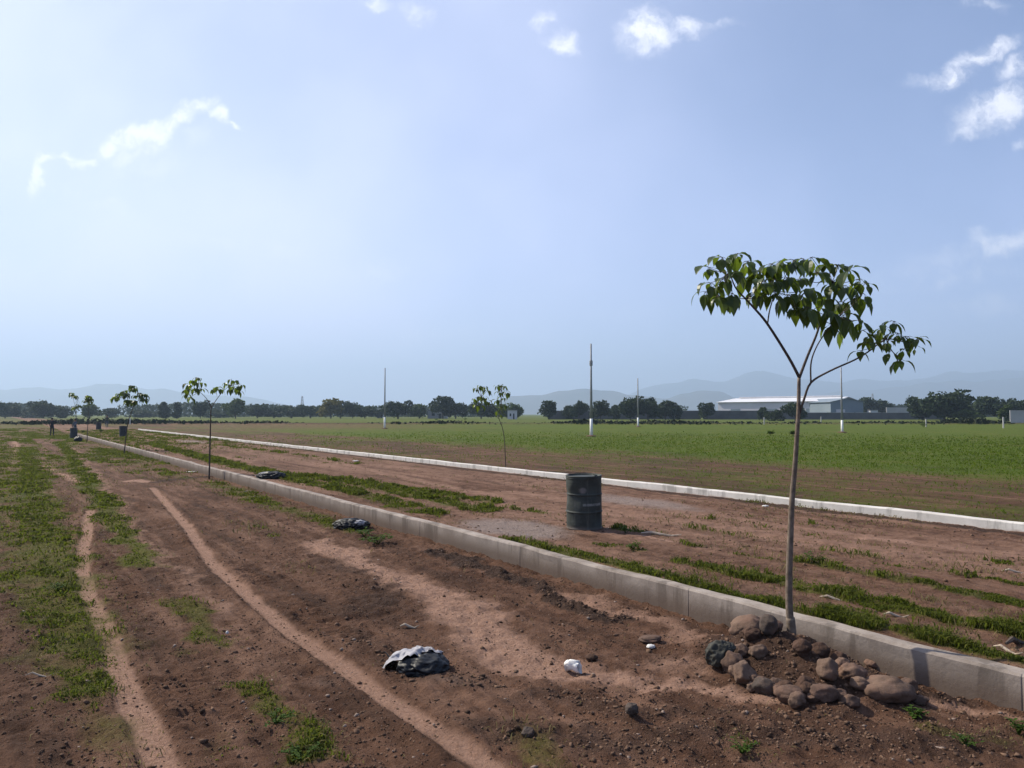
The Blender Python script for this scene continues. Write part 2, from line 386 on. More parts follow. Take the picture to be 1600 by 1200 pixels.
SAND_L = [
    ([(140, 798), (128, 880), (133, 920), (150, 960), (200, 1080), (228, 1140), (262, 1215)], .10, .115, .78),
    ([(238, 762), (290, 820), (340, 890), (450, 985), (600, 1090), (770, 1208)], .11, .10, .68),
    ([(75, 728), (118, 755)], .2, .15, .7), ([(205, 752), (240, 755)], .35, .25, .8), ([(25, 690), (30, 730)], .3, .2, .6),
    ([(115, 700), (150, 740), (220, 830), (300, 925), (330, 965)], .20, .16, .5),
    ([(500, 850), (600, 900), (660, 930), (760, 980), (830, 1020), (870, 1050)], .35, .33, .85),
    ([(900, 930), (1000, 960), (1100, 1000), (1100, 1040), (1000, 1030)], .28, .3, .6),
    ([(870, 1050), (1000, 1065), (1120, 1070), (1250, 1090), (1370, 1105)], .14, .15, .75),
    ([(1380, 1105), (1480, 1105), (1600, 1130)], .12, .12, .7),
    ([(330, 970), (380, 1030), (500, 1110)], .12, .15, .4),
]
DARK_L = [
    ([(690, 862), (720, 890), (790, 905), (850, 925), (905, 950), (960, 968)], .20, .16, 1.0),
    ([(500, 880), (560, 905), (600, 925), (560, 960)], .35, .3, .55),
    ([(240, 755), (330, 745)], .3, .2, .8), ([(145, 712), (180, 716)], .4, .4, .8),
    ([(780, 1090), (900, 1085), (1000, 1110), (1180, 1120), (1330, 1130)], .16, .17, .55),
    ([(560, 990), (600, 1040), (740, 1070)], .25, .22, .5),
    ([(760, 1150), (1000, 1165), (1200, 1150), (1400, 1175), (1600, 1185)], .3, .3, .6),
    ([(1440, 1090), (1520, 1105)], .08, .08, .9),
    ([(20, 930), (30, 1000), (20, 1180)], .25, .3, .45),
]
SAND_R = [
    ([(480, 712), (700, 762), (800, 780)], .35, .35, .55), ([(350, 700), (700, 750)], .3, .3, .5),
    ([(960, 800), (1300, 850), (1600, 890)], .9, .9, .55), ([(800, 770), (1100, 808), (1600, 870)], .5, .5, .55),
    ([(1345, 842), (1420, 846)], .10, .10, 1.2), ([(1000, 838), (1050, 848)], .05, .05, 1.2),
    ([(1000, 870), (1150, 905)], .2, .2, .3),
]
def masks(T, S):
    X, Y = T * N.x + S * D.x, T * N.y + S * D.y
    left = (T < K1 + .07).astype(float); right = ((T > K1 + .07) & (T < K2 + .05)).astype(float); beyond = (T > K2 + .05).astype(float)
    sand = np.zeros_like(T); green = np.zeros_like(T); grey = np.zeros_like(T); dark = np.zeros_like(T)
    nr_ = 1 - ss(np.hypot(X, Y), 25, 60) * .3
    wv_ = np.where(T > K1 + .05, .15, .42); wa = wv_ * nr_ * (fbm(T, S, 1.3, 5, 201, .6) - .5) * 2; wb_ = wv_ * nr_ * (fbm(T, S, 1.3, 5, 202, .6) - .5) * 2
    T0, S0 = T, S; T1, S1 = T + wa * .12, S + wb_ * .12; T, S = T + wa, S + wb_
    for i, (p, a, b, k) in enumerate(SAND_L):
        if i < 2: sand = np.maximum(sand, left * k * polymask(T1, S1, line_ts(p, ZL), a, b, .6))
    for i, (p, a, b, k) in enumerate(SAND_L[2:], 2): sand = np.maximum(sand, left * k * polymask(T, S, line_ts(p, ZL), a, b, .5 if i < 2 else .95))
    for p, a, b, k in SAND_R: sand = np.maximum(sand, right * k * polymask(T, S, line_ts(p, ZR), a, b, .8))
    for p, a, b, k in DARK_L: dark = np.maximum(dark, left * k * polymask(T, S, line_ts(p, ZL), a, b, .8))
    for p, a, b, k in GRASS_L: green = np.maximum(green, left * k * polymask(T, S, line_ts(p, ZL), a, b, .8))
    for p, a, b, k in GRASS_R: green = np.maximum(green, right * k * polymask(T, S, line_ts(p, ZR), a, b, .6))
    # patches
    grey = np.maximum(grey, right * 1.0 * ell(T, S, 800, 826, ZR, 1.05, 1.7))
    grey = np.maximum(grey, right * .75 * ell(T, S, 990, 784, ZR, 1.0, 3.0))
    grey = np.maximum(grey, left * .45 * ell(T, S, 715, 1065, ZL, .25, .35))
    grey = np.maximum(grey, left * .3 * ell(T, S, 500, 1075, ZL, .3, .4))
    grey = np.maximum(grey, right * .7 * ell(T, S, 300, 690, ZR, 1.2, 6))
    sand = np.maximum(sand, .42 * right * (.6 + .8 * fbm(T * 1.2, S * .25, 1, 4, 88)))
    dark = np.maximum(dark, .75 * right * ss(-np.abs(T - 13.3), -.35, -.1))
    T, S = T0, S0
    # far part of the near ground turns to sparse grass
    fl = left * ss(S, 20, 42) * (.58 + 1.5 * (fbm(T, S * .3, .8, 4, 5) - .5))
    fl = fl * (1 - .9 * np.maximum(polymask(T, S, [(1.6, 18), (1.2, 34), (.8, 70)], .35, .3), polymask(T, S, [(3.6, 23), (3.0, 40), (2.6, 75)], .35, .3)))
    green = np.maximum(green, fl)
    green = np.maximum(green, right * ss(S, 30, 60) * .35)
    # weeds hugging the kerb back, row striping in the road bed
    rows = .5 + .5 * np.sin(T * 2 * math.pi / .95 + 2 * fbm(T, S, .15, 2, 9))
    green = np.maximum(green, right * .16 * rows * ss(fbm(T, S * .35, .7, 3, 21), .45, .62))
    green = green * (1 - .85 * np.clip(grey * 1.4, 0, 1) * right)
    # beyond the far kerb: olive-brown fallow, then green crop
    edge = 23.5 + 4.0 * (fbm(S, S * 0, .035, 3, 3) - .5) + 3.0 * (fbm(T, S, .15, 3, 8) - .5)
    crop = ss(T - edge, -2.5, 2.5)
    lf = ss(S, 60, 110) * (1 - ss(T, 40, 70))
    fallow = .50 + .8 * (fbm(T, S * .4, .35, 4, 12) - .5)
    b = fallow * (1 - crop) + crop * (.95 - .45 * lf)
    b = np.where(Y > 128, .8 + .1 * fbm(T, S, .02, 2, 4), b)
    green = np.where(beyond > 0, np.clip(b, 0, 1), green)
    farl = (left > 0) & (Y > 108); green = np.where(farl, .85, green)
    dark = np.where(beyond > 0, .55 * (1 - crop) * ss(fbm(T, S * .5, .5, 4, 44), .3, .6), dark)
    bank = np.exp(-((Y - 128 - 3 * (fbm(X, X * 0, .03, 2, 6) - .5)) / 3.5) ** 2)
    dark = np.maximum(dark, bank * .8); green = green * (1 - .5 * bank)
    green = green * (1 - .9 * np.clip(sand - .5, 0, 1) * left)
    # soil mound under the sapling
    mt, ms = MOUND
    dm = np.hypot((T - mt) / .66, (S - ms) / .95)
    mo = 1 - ss(dm, .7, 1.05)
    green = green * (1 - mo); sand = sand * (1 - mo * .85); dark = np.maximum(dark * (1 - .3 * mo), .62 * mo * left)
    return sand, green, grey, dark, bank
TREE1 = gp(1237, 1002, -.05); MOUND = (ts(TREE1)[0] - .22, ts(TREE1)[1] - .08)
def height(T, S, full=True):
    X, Y = T * N.x + S * D.x, T * N.y + S * D.y
    far = np.hypot(X, Y)
    lz = ZL + .04 * ss(-T, -4.5, -1) * 0 + (0.2) * ss(S, 75, 110)
    rz = ZR + .02 * ss(-np.abs(T - K1 - .3), -.5, 0)
    bz = .05 + 0 * T
    z = np.where(T < K1 + .04, lz, np.where(T < K1 + .11, lz + (rz - lz) * (T - K1 - .04) / .07, rz))
    z = np.where(T > K2 + .11, bz, np.where(T > K2 + .04, rz + (bz - rz) * (T - K2 - .04) / .07, z))
    fade = 1 - ss(far, 60, 160); near = 1 - ss(far, 14, 34)
    z = z + fade * .05 * (fbm(T, S, .7, 3, 31) - .5) * np.where(T < K1, 1.0, .6)
    rough = np.where(T < K1, 1.0, .55)
    if full:
        cl = fbm(T, S, 5.5, 4, 41); z = z + near * rough * .085 * (cl - .5)
        rid = 1 - np.abs(2 * fbm(T, S, 9, 3, 55) - 1); z = z + near * rough * .034 * (rid - .5)
        z = z + near * np.where(T < K1, .016, .045) * (fbm(T * 4.2, S * .22, 1, 4, 95) - .5)
        # tread ripples across the wheel lanes
        z = z + near * .015 * np.where((T > .95) & (T < 1.45) | (T > 2.55) & (T < 2.9), np.sin(S * 55 + T * 9 + 4 * fbm(T, S, 2, 2, 70)), 0) * ss(fbm(T, S, 1, 2, 71), .3, .55)
    return z
def surf(T, S, m=None, full=True):
    if m is None: m = masks(T, S)
    sand, green, grey, dark, bank = m
    z = height(T, S, full)
    left = T < K1 + .02
    trk = np.zeros_like(T); 
    for p, a, b, k in SAND_L[:2]:
        l = line_ts(p, ZL); trk = np.maximum(trk, polymask(T, S, l, a, b, .4))
        z = z + left * .022 * polymask(T, S, l, a * 1.9, b * 1.9, .35)
    base = height(T, S, False)
    z = z * (1 - trk) + (base - .012 + (0.006 * (fbm(T, S, 6, 2, 90) - .5))) * trk
    # raised broken ground where soil was dug over
    dg = np.clip(dark, 0, 1) * left
    z = z + dg * (.06 * fbm(T, S, 3.2, 3, 77) + .14 * np.clip(fbm(T, S, 8, 4, 78) - .42, 0, 1))
    z = z + np.clip(green, 0, 1) * .015
    mt, ms = MOUND; dm = np.hypot((T - mt) / .62, (S - ms) / .85)
    prof = np.exp(-(dm / .72) ** 2 * 1.0)
    z = z + left * prof * (.235 + .15 * (fbm(T, S, 4, 4, 81) - .5))
    z = z + bank * .35
    return z
def surf1(t, s): return float(surf(np.array([t]), np.array([s]))[0])
def zat(x, y): t, s = ts(Vector((x, y, 0))); return surf1(t, s)
def put(px, py, z0=None):
    """ground point seen at a photo position, on the real surface"""
    z = ZL if z0 is None else z0
    for _ in range(4):
        p = gp(px, py, z); z = zat(p.x, p.y)
    return Vector((p.x, p.y, z))

def lines(segs, lim, ratio):
    out = [segs[0][0]]
    for a, b, st in segs:
        n = max(1, int(round((b - a) / st))); out += list(np.linspace(a, b, n + 1)[1:])
    st = segs[-1][2]
    while out[-1] < lim: st *= ratio; out.append(out[-1] + st)
    lo = [out[0]]; st = segs[0][2]
    while lo[-1] > -lim: st *= 1.25; lo.append(lo[-1] - st)
    return np.array(lo[::-1][:-1] + out)
tl = lines([(-.6, 7, .03), (7, 14.2, .05), (14.2, 24, .12)], 5200, 1.05)
sl_ = lines([(1.2, 13, .03), (13, 22, .05)], 5200, 1.013)
TT, SS = np.meshgrid(tl, sl_, indexing='ij')
mk = masks(TT, SS); ZZ = surf(TT, SS, mk)
XX = TT * N.x + SS * D.x; YY = TT * N.y + SS * D.y
nt_, ns_ = TT.shape
idx = np.arange(nt_ * ns_).reshape(nt_, ns_)
fc = np.stack([idx[:-1, :-1], idx[1:, :-1], idx[1:, 1:], idx[:-1, 1:]], -1).reshape(-1)
gm = npmesh('ground', np.stack([XX.ravel(), YY.ravel(), ZZ.ravel()], 1), fc, 4)
ca = gm.attributes.new('mask', 'FLOAT_COLOR', 'POINT')
ca.data.foreach_set('color', np.stack([mk[0].ravel(), mk[1].ravel(), mk[2].ravel(), mk[3].ravel()], 1).astype(np.float32).ravel())
ground = link('ground', gm, M['ground'], smooth=True); tag(ground, kind='structure')

# ------------------------------------------------------------------ kerbs
def kerb(name, t0, t1, ztop, zbot, s0, s1, mt, seed, joints=True):
    rng = random.Random(seed); st = []; s = s0; joint = s0 + (1.3 if joints else 1e6)
    while s < s1:
        step = .10 if s < 16 else (.25 if s < 35 else 1.0)
        if s + step > joint:
            for k, dd in ((-.009, 0), (-.003, .004), (.003, .004), (.009, 0)): st.append((joint + k, dd))
            s = joint + .03; joint += rng.choice([2.4, 3.0, 3.0, .55, 3.1])
        else: st.append((s, 0)); s += step
    prof = [(t0, zbot), (t0, ztop - .10), (t0, ztop - .018), (t0 + .014, ztop), ((t0 + t1) / 2, ztop + .002), (t1 - .014, ztop), (t1, ztop - .018), (t1, zbot)]
    V_, Fc = [], []
    for i, (s, dd) in enumerate(st):
        wb = .032 * (mn.noise(Vector((s * .4, seed, 0)))) + .010 * mn.noise(Vector((s * 1.6, seed, 3)))
        wz = .018 * mn.noise(Vector((s * .5, seed, 9))) + .005 * mn.noise(Vector((s * 3.5, seed, 5)))
        for j, (t, z) in enumerate(prof):
            sg = dd if j <= 3 else (-dd if j >= 5 else 0)
            r = (.008 if joints else .003) * mn.noise(Vector((s * 1.7, j * 3.1, seed)))
            x, y = xy(t + wb + sg + r, s)
            V_.append((x, y, z + (wz - dd * .3 + r if j not in (0, 7) else 0)))
    n = len(prof)
    for i in range(len(st) - 1):
        for j in range(n - 1): Fc.append((i * n + j, i * n + j + 1, (i + 1) * n + j + 1, (i + 1) * n + j))
    Fc.append(tuple(range(n))); Fc.append(tuple(len(V_) - n + k for k in range(n - 1, -1, -1)))
    me = bpy.data.meshes.new(name); me.from_pydata(V_, [], Fc); me.update()
    return tag(link(name, me, mt), kind='structure')
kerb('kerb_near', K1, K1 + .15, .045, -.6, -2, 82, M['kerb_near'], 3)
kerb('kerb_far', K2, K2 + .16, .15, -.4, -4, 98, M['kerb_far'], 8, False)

# ------------------------------------------------------------------ grass (one mesh per kind)
def grass_mesh(name, P, hgt, wid, lean, mt, label, rng, cat='grass', curl=.5):
    n = len(P)
    az = rng.uniform(0, 2 * math.pi, n); la = rng.uniform(0, 2 * math.pi, n)
    dx, dy = np.cos(az), np.sin(az); lx, ly = np.cos(la) * lean, np.sin(la) * lean
    h = hgt * rng.uniform(.4, 1.2, n) * (.55 + 1.3 * ss(fbm(P[:, 0], P[:, 1], 2.6, 3, 91), .35, .7)); wd = wid * rng.uniform(.5, 1.7, n)
    v = np.zeros((n, 5, 3))
    for k, (fz, fw, fl) in enumerate(((0, .6, 0), (0, -.6, 0), (.55, .9, .35), (.55, -.9, .35), (1, 0, 1))):
        v[:, k, 0] = P[:, 0] + dx * wd * fw * .5 + lx * h * fl
        v[:, k, 1] = P[:, 1] + dy * wd * fw * .5 + ly * h * fl
        v[:, k, 2] = P[:, 2] - (.01 if fz == 0 else 0) + h * (fz if fz < 1 else 1 - curl * lean)
    b = np.arange(n)[:, None] * 5
    tri = np.concatenate([b + np.array([[0, 1, 3]]), b + np.array([[0, 3, 2]]), b + np.array([[2, 3, 4]])], 1).reshape(-1)
    me = npmesh(name, v.reshape(-1, 3), tri, 3)
    return tag(link(name, me, mt), label, cat, None, 'stuff')
def scatter(nc, fn, tr, sr, rng, maxn, pw=1.0):
    """candidates denser near the camera, kept with probability fn"""
    u = rng.uniform(0, 1, nc); S = sr[0] * (sr[1] / sr[0]) ** (u ** pw); T = rng.uniform(tr[0], tr[1], nc)
    m = masks(T, S); keep = rng.uniform(0, 1, nc) < fn(T, S, m)
    T, S = T[keep][:maxn], S[keep][:maxn]; z = surf(T, S, full=True)
    X, Y = T * N.x + S * D.x, T * N.y + S * D.y
    return np.stack([X, Y, z], 1), T, S
rng = np.random.default_rng(7)
def clump(T, S, sc, seed): return ss(fbm(T, S, sc, 3, seed), .38, .6)
P, T_, S_ = scatter(900000, lambda T, S, m: ss(m[1] + 1.5 * (fbm(T, S, 1.7, 4, 3) - .5), .40, 1.05) * (m[1] > .08) * (.10 + clump(T, S, 7, 33)) * .62, (-.5, K1 - .03), (3.0, 120), rng, 150000)
d = np.hypot(P[:, 0], P[:, 1]); sc = np.clip(d / 9, .8, 3.0)
grass_mesh('verge_grass', P, .038 * sc ** .45, .012 * sc, .75, M['grass'], 'low green grass growing in strips between the wheel tracks', rng)
P, T_, S_ = scatter(900000, lambda T, S, m: ss(m[1] + 1.3 * (fbm(T, S, 1.9, 4, 4) - .5), .24, .8) * (m[1] > .12) * (.1 + clump(T, S, 5, 34)), (K1 + .17, K2 - .03), (1.5, 100), rng, 160000)
d = np.hypot(P[:, 0], P[:, 1]); sc = np.clip(d / 9, .8, 3.0)
grass_mesh('road_bed_grass', P, .065 * sc ** .35, .012 * sc, .7, M['grass'], 'green grass growing in rows on the road bed between the kerbs', rng)
P, T_, S_ = scatter(220000, lambda T, S, m: np.where((T > K1 - .1) & (T < K1 + .17), 0, (m[1] > .04) * .22 + .006), (-.5, K2), (2.0, 60), rng, 32000)
d = np.hypot(P[:, 0], P[:, 1]); sc = np.clip(d / 9, .8, 2.5)
grass_mesh('dry_grass', P, .05 * sc ** .4, .008 * sc, 1.1, M['straw'], 'dry straw coloured grass stems lying among the green strips', rng)
P, T_, S_ = scatter(500000, lambda T, S, m: np.clip(m[1] - .1, 0, 1) ** 1.2 * .5 * (1 - ss(np.hypot(T, S), 30, 82)), (K2 + .2, 85), (3, 100), rng, 90000, .8)
d = np.hypot(P[:, 0], P[:, 1]); sc = np.clip(d / 20, .8, 4.0)
grass_mesh('field_grass', P, .055 * sc ** .5, .018 * sc, .9, M['crop'], 'green grass cover of the field beyond the far kerb', rng)
# rank growth along the bank across the field
n = 26000; X = rng.uniform(-130, 130, n); Y = 128 + rng.normal(0, 1.6, n); P = np.stack([X, Y, np.full(n, .1)], 1)
hb = fbm(X, X * 0, .09, 4, 2); keep = rng.uniform(0, 1, n) < .35 + 1.3 * (hb - .35)
grass_mesh('bank_grass', P[keep], (.12 + .9 * hb ** 1.5)[keep], .4, .5, simple('bank_scrub', (.030, .040, .016), .9), 'dark rough growth on the low bank at the back of the field', rng)

# ------------------------------------------------------------------ clods and pebbles
def ico(sub):
    bm = bmesh.new(); bmesh.ops.create_icosphere(bm, subdivisions=sub, radius=1); v = np.array([x.co[:] for x in bm.verts]); f = np.array([[y.index for y in x.verts] for x in bm.faces]); bm.free(); return v, f
def clods(name, nc, fn, tr, sr, size, mt, label, seed, cap):
    rg = np.random.default_rng(seed); P, T, S = scatter(nc, fn, tr, sr, rg, cap)
    iv, fi = ico(1); n = len(P); k = len(iv)
    r = size * (rg.gamma(1.0, .75, n) ** 1.15).clip(.22, 2.8)
    v = iv[None] * (1 + rg.uniform(-.5, .35, (n, k, 1))) * r[:, None, None] * rg.uniform(.6, 1.3, (n, 1, 3)) * np.array([1, 1, .75])
    v = v + P[:, None, :]; v[:, :, 2] += (r * .05)[:, None]
    f = (fi[None] + np.arange(n)[:, None, None] * k).reshape(-1)
    return tag(link(name, npmesh(name, v.reshape(-1, 3), f, 3), mt), label, 'soil', None, 'stuff')
clods('soil_clods', 400000, lambda T, S, m: (.004 + .42 * np.clip(m[3] * 1.1, 0, 1) ** 2.5 * (.1 + clump(T, S, 1.6, 61)) + .025 * clump(T, S, 1.2, 60)) * (1 - .8 * np.clip(m[0] - .6, 0, 1)) * (1 - m[1] * .8) * np.where(T > K1 - .02, 0, 1), (-.5, K1), (2, 30), .0085, M['clod'], 'loose brown soil clods scattered over the dug earth', 5, 22000)
clods('soil_crumbs', 900000, lambda T, S, m: (.10 + .5 * clump(T, S, 2.2, 160) + .3 * m[3]) * (1 - .75 * np.clip(m[0], 0, 1)) * (1 - m[1] * .6) * np.where(T > K1 - .02, 0, 1), (-.5, K1), (2.2, 15), .0042, M['clod'], 'fine soil crumbs covering the brown earth in the foreground', 15, 70000)
clods('road_bed_clods', 120000, lambda T, S, m: (.015 + .06 * clump(T, S, 1.0, 66)) * np.where(T < K1 + .18, 0, 1), (K1, K2), (2, 30), .010, M['clod'], 'small soil crumbs on the road bed between the kerbs', 6, 6000)
clods('gravel', 60000, lambda T, S, m: .04 + 0 * T, (-.5, K1), (2, 20), .007, simple('pale_pebble', (.24, .18, .15), .9), 'small pale pebbles strewn over the brown soil', 9, 1200)

# ------------------------------------------------------------------ blobs: rocks, bags
def blob(rx, ry, rz, amp, fr, seed, sub=4, flat=None, crumple=False, squash=0):
    bm = bmesh.new(); bmesh.ops.create_icosphere(bm, subdivisions=sub, radius=1)
    off = Vector((seed * 3.17, seed * 1.31, seed * 7.7)); rg = random.Random(seed)
    planes = [(Vector((rg.gauss(0, 1), rg.gauss(0, 1), rg.gauss(0, 1))).normalized(), rg.uniform(.72, .95)) for _ in range(11)]
    for v in bm.verts:
        p = v.co.copy(); q = p.copy()
        if not crumple:
            for nrm, dd in planes:
                e = q.dot(nrm) - dd
                if e > 0: q -= nrm * e * .85
            q *= 1 + amp * mn.fractal(p * fr + off, 1.0, 2.1, 4)
        else:
            rd = 1 - abs(mn.noise(p * fr + off)) * 2; rd2 = 1 - abs(mn.noise(p * fr * 2.3 + off)) * 2
            q *= 1 + amp * (rd * .7 + rd2 * .4 - .4)
        q = Vector((q.x * rx, q.y * ry, q.z * rz))
        if flat is not None and q.z < -rz * flat: q.z = -rz * flat + (q.z + rz * flat) * .1
        v.co = q
    me = bpy.data.meshes.new('blob'); bm.to_mesh(me); bm.free(); return me
def rock(px, py, wpx, hpx, mt, seed, label, sink=.25, name='rock', grp='rocks ringing the sapling mound', rot=0, dz=0):
    p = put(px, py + hpx * .55); k = p.y / F
    rx = wpx * k * .98; rz = hpx * k; ry = (rx + rz) / 2 * 1.05
    me = blob(rx, ry, rz, .17, 1.7, seed); me.name = name
    o = link(name, me, M[mt], None, (p.x, p.y + ry * .3, p.z + rz * (1 - sink) + dz), smooth=True)
    o.rotation_euler = (0, R(rot), 0)
    return tag(o, label, 'rock', grp)
rock(1146, 1031, 18, 17, 'rock', 11, 'rounded brown rock just right of the dark plastic bag')
rock(1163, 1047, 18, 18, 'rock_tan', 12, 'sunlit pinkish brown rock at the front left of the mound')
rock(1192, 1058, 15, 12, 'rock', 13, 'small round rock at the left foot of the mound')
rock(1199, 1032, 22, 14, 'rock_grey', 14, 'dark flat topped rock lying left of the sapling trunk', rot=8)
rock(1172, 990, 30, 17, 'rock_tan', 15, 'long yellowish rock leaning against the kerb left of the trunk', rot=-20, grp='rocks ringing the sapling mound')
rock(1203, 979, 14, 17, 'rock_grey', 16, 'upright dark grey rock between the kerb and the trunk')
rock(1295, 1050, 16, 19, 'rock_tan', 17, 'upright egg shaped rock on the front right of the mound')
rock(1288, 1074, 24, 14, 'rock', 18, 'dark rock half buried under the egg shaped one')
rock(1335, 1054, 21, 13, 'rock_tan', 19, 'flat tan rock between the egg shaped rock and the biggest rock')
rock(1366, 1040, 13, 9, 'rock_tan', 20, 'small tan rock against the kerb behind the biggest rock')
rock(1391, 1078, 42, 21, 'rock_tan', 21, 'biggest rock, a broad pale topped boulder at the right end of the ring', rot=3)
rock(1236, 1070, 24, 14, 'rock', 22, 'soil covered rock at the middle front of the mound')
rock(1330, 1082, 16, 10, 'rock', 23, 'low dark rock in front of the flat tan rock')
rock(1214, 1064, 12, 9, 'rock', 24, 'small soil stained rock right of the small round rock')
rock(1420, 1078, 17, 11, 'rock', 25, 'small brown rock tucked at the right side of the biggest rock')
for _n, (x_, y_, w_, h_, lb_) in enumerate(((1255, 1012, 16, 13, 'big dark soil clump right at the foot of the trunk on the mound'), (1282, 1018, 18, 13, 'big dark soil clump on the right slope of the mound'), (1228, 1040, 16, 14, 'dark soil clump on the front slope of the mound'), (1262, 1040, 17, 13, 'dark soil clump behind the egg shaped rock'), (1312, 1030, 14, 10, 'reddish soil clump near the kerb on the right slope'), (1176, 1012, 15, 10, 'soil clump below the long yellowish rock'), (1262, 1074, 15, 12, 'soil clump between the front rocks of the mound'))):
    rock(x_, y_, w_, h_, 'clod_one', 50 + _n, lb_, .35, 'soil_clump', 'soil clumps on the sapling mound')
rock(1312, 1070, 14, 10, 'rock', 27, 'brown rock wedged between the half buried rock and the low dark one')
rock(1178, 1066, 11, 8, 'rock_tan', 28, 'small tan rock in front of the sunlit pinkish rock')
for _n, (x_, y_, w_, h_, lb_) in enumerate(((1222, 1052, 13, 11, 'small rock pressed into the mound above the soil stained rock'), (1345, 1068, 15, 11, 'brown rock left of the biggest rock, under the flat tan rock'), (1182, 1044, 12, 11, 'small dark rock between the pinkish rock and the flat topped one'), (1160, 1014, 14, 11, 'brown rock above the rounded rock at the left of the mound'), (1308, 1090, 13, 8, 'small front rock below the half buried rock'))):
    rock(x_, y_, w_, h_, ('rock', 'rock_tan')[_n % 2], 70 + _n, lb_)
for _n, (x_, y_, w_, h_, lb_) in enumerate(((1186, 1020, 15, 11, 'brown rock on the left slope of the mound above the flat topped dark rock'), (1212, 1012, 13, 10, 'small rock on the mound just left of the trunk foot'), (1246, 1062, 16, 13, 'rounded rock on the front slope above the soil covered middle rock'), (1272, 1082, 13, 9, 'small rock at the very front middle of the mound'), (1150, 1052, 12, 10, 'small rock under the rounded brown rock at far left of the ring'), (1206, 1076, 13, 9, 'low rock in front of the small soil stained rock'), (1318, 1040, 13, 10, 'brown rock above the flat tan rock on the right slope'))):
    rock(x_, y_, w_, h_, ('rock_tan', 'rock')[_n % 2], 90 + _n, lb_)
rock(1440, 1097, 14, 8, 'rock', 26, 'low dark lump just right of the biggest rock', grp=None)
rock(988, 1112, 10, 11, 'rock_grey', 31, 'grey fist sized stone on the dug soil near the bottom of the photo', grp=None)
rock(825, 1140, 12, 8, 'rock_grey', 32, 'grey stone beside the weeds at the bottom edge', grp=None)
rock(1018, 1000, 20, 5, 'rock', 33, 'thin dark clod left of the mound on the pale sand', grp=None, name='soil_lump')
rock(924, 1030, 10, 6, 'clod_one', 34, 'dark soil lump just right of the white crumpled bag', grp=None, name='soil_lump')

def sheet(rx, ry, rz, ox, oy, bx, by, seed):
    V_, Fc = [], []; nr, ns2 = 16, 56
    for i in range(nr + 1):
        for j in range(ns2):
            a = 2 * math.pi * j / ns2; u = i / nr; cs = Vector((math.cos(a), math.sin(a), 0))
            r = u * (1 + .35 * mn.noise(cs * 1.6 + Vector((seed, 0, 0))) + .14 * mn.noise(cs * 6 + Vector((0, seed, 0))))
            x = ox + rx * r * math.cos(a); y = oy + ry * r * math.sin(a)
            q = 1 - (x / bx) ** 2 - (y / by) ** 2; z = rz * math.sqrt(max(q, 0.0)) * 1.06 + .012
            p = Vector((x, y, 0)) / rx
            rd = 1 - abs(mn.noise(p * 1.3 + Vector((seed, 3, 1)))) * 2.2; rd2 = 1 - abs(mn.noise(p * 3 + Vector((seed, 1, 7)))) * 2.2
            z = z + rz * (.30 * rd + .04 * rd2) * (.35 + .65 * min(1, max(q, 0) * 3 + .3))
            V_.append((x + .02 * mn.noise(p * 6), y + .02 * mn.noise(p * 6 + Vector((5, 5, 5))), max(z, .006)))
    for i in range(nr):
        for j in range(ns2): Fc.append((i * ns2 + j, i * ns2 + (j + 1) % ns2, (i + 1) * ns2 + (j + 1) % ns2, (i + 1) * ns2 + j))
    me = bpy.data.meshes.new('pale_sheet'); me.from_pydata(V_, [], Fc); me.update(); return me
def bag(name, px, py, wpx, hpx, mt, seed, label, cat, parts=(), fr=2.3, amp=.34):
    p = put(px, py); k = p.y / F
    e = empty(name, (p.x, p.y, p.z), label, cat)
    rx, rz = wpx * k, hpx * k; ry = rx * .75
    me = blob(rx, ry, rz, amp, fr, seed, 5, .55, True); me.name = 'plastic_skin'
    link('plastic_skin', me, M[mt], e, (0, ry * .2, rz * .5), smooth=True)
    for (dx, dy, dz, a, b, c, m2, sd_, nm, rt) in parts:
        me = blob(a * rx, b * ry, c * rz, .26, 2.0, sd_, 5, None, True); me.name = nm
        o = link(nm, me, M[m2], e, (dx * rx, dy * ry, dz * rz), smooth=True); o.rotation_euler = (R(rt), R(rt * .6), R(rt))
    return e
p = put(652, 1046); e = empty('refuse_bag', (p.x, p.y, p.z), 'black plastic bag half covered by a crumpled pale sheet, lying on the soil', 'bag')
me = blob(.20, .17, .095, .26, 1.7, 41, 5, .6, True); link('plastic_skin', me, M['black_plastic'], e, (.05, -.03, .045), smooth=True)
me = sheet(.20, .16, .115, -.08, .045, .27, .25, 4.0); link('pale_sheet', me, M['white_sheet'], e, (0, 0, 0), smooth=True)
me = sheet(.13, .10, .118, .08, .09, .27, .25, 9.0); link('pale_sheet', me, M['white_sheet'], e, (0, 0, .004), smooth=True)
mb = MB(); mb.tube([(-.20, .05, .05), (-.25, .09, .08), (-.29, .12, .11)], [.012, .008, .003], 6); mb.build('bag_corner', M['black_plastic'], e)
p = put(894, 1050); mb = MB(); mb.lathe([(.001, .0), (.040, .0), (.043, .02), (.047, .06), (.051, .10), (.055, .125), (.053, .125), (.049, .10), (.045, .06), (.040, .012), (.001, .010)], 28, cap=(False, False))
me = mb.mesh('crushed_cup')
for v in me.vertices: q_ = v.co * 22; n_ = mn.noise(Vector((q_.x, q_.y, q_.z * .6))); v.co.x *= 1 + .75 * n_; v.co.y *= .78 + .6 * n_; v.co.z += .012 * mn.noise(v.co * 30)
o = link('crushed_cup', me, M['white_plastic'], None, (p.x - .055, p.y, p.z + .048), smooth=True); o.rotation_euler = (R(8), R(80), R(-18))
tag(o, 'small crushed white plastic cup lying on the pale sand', 'cup')
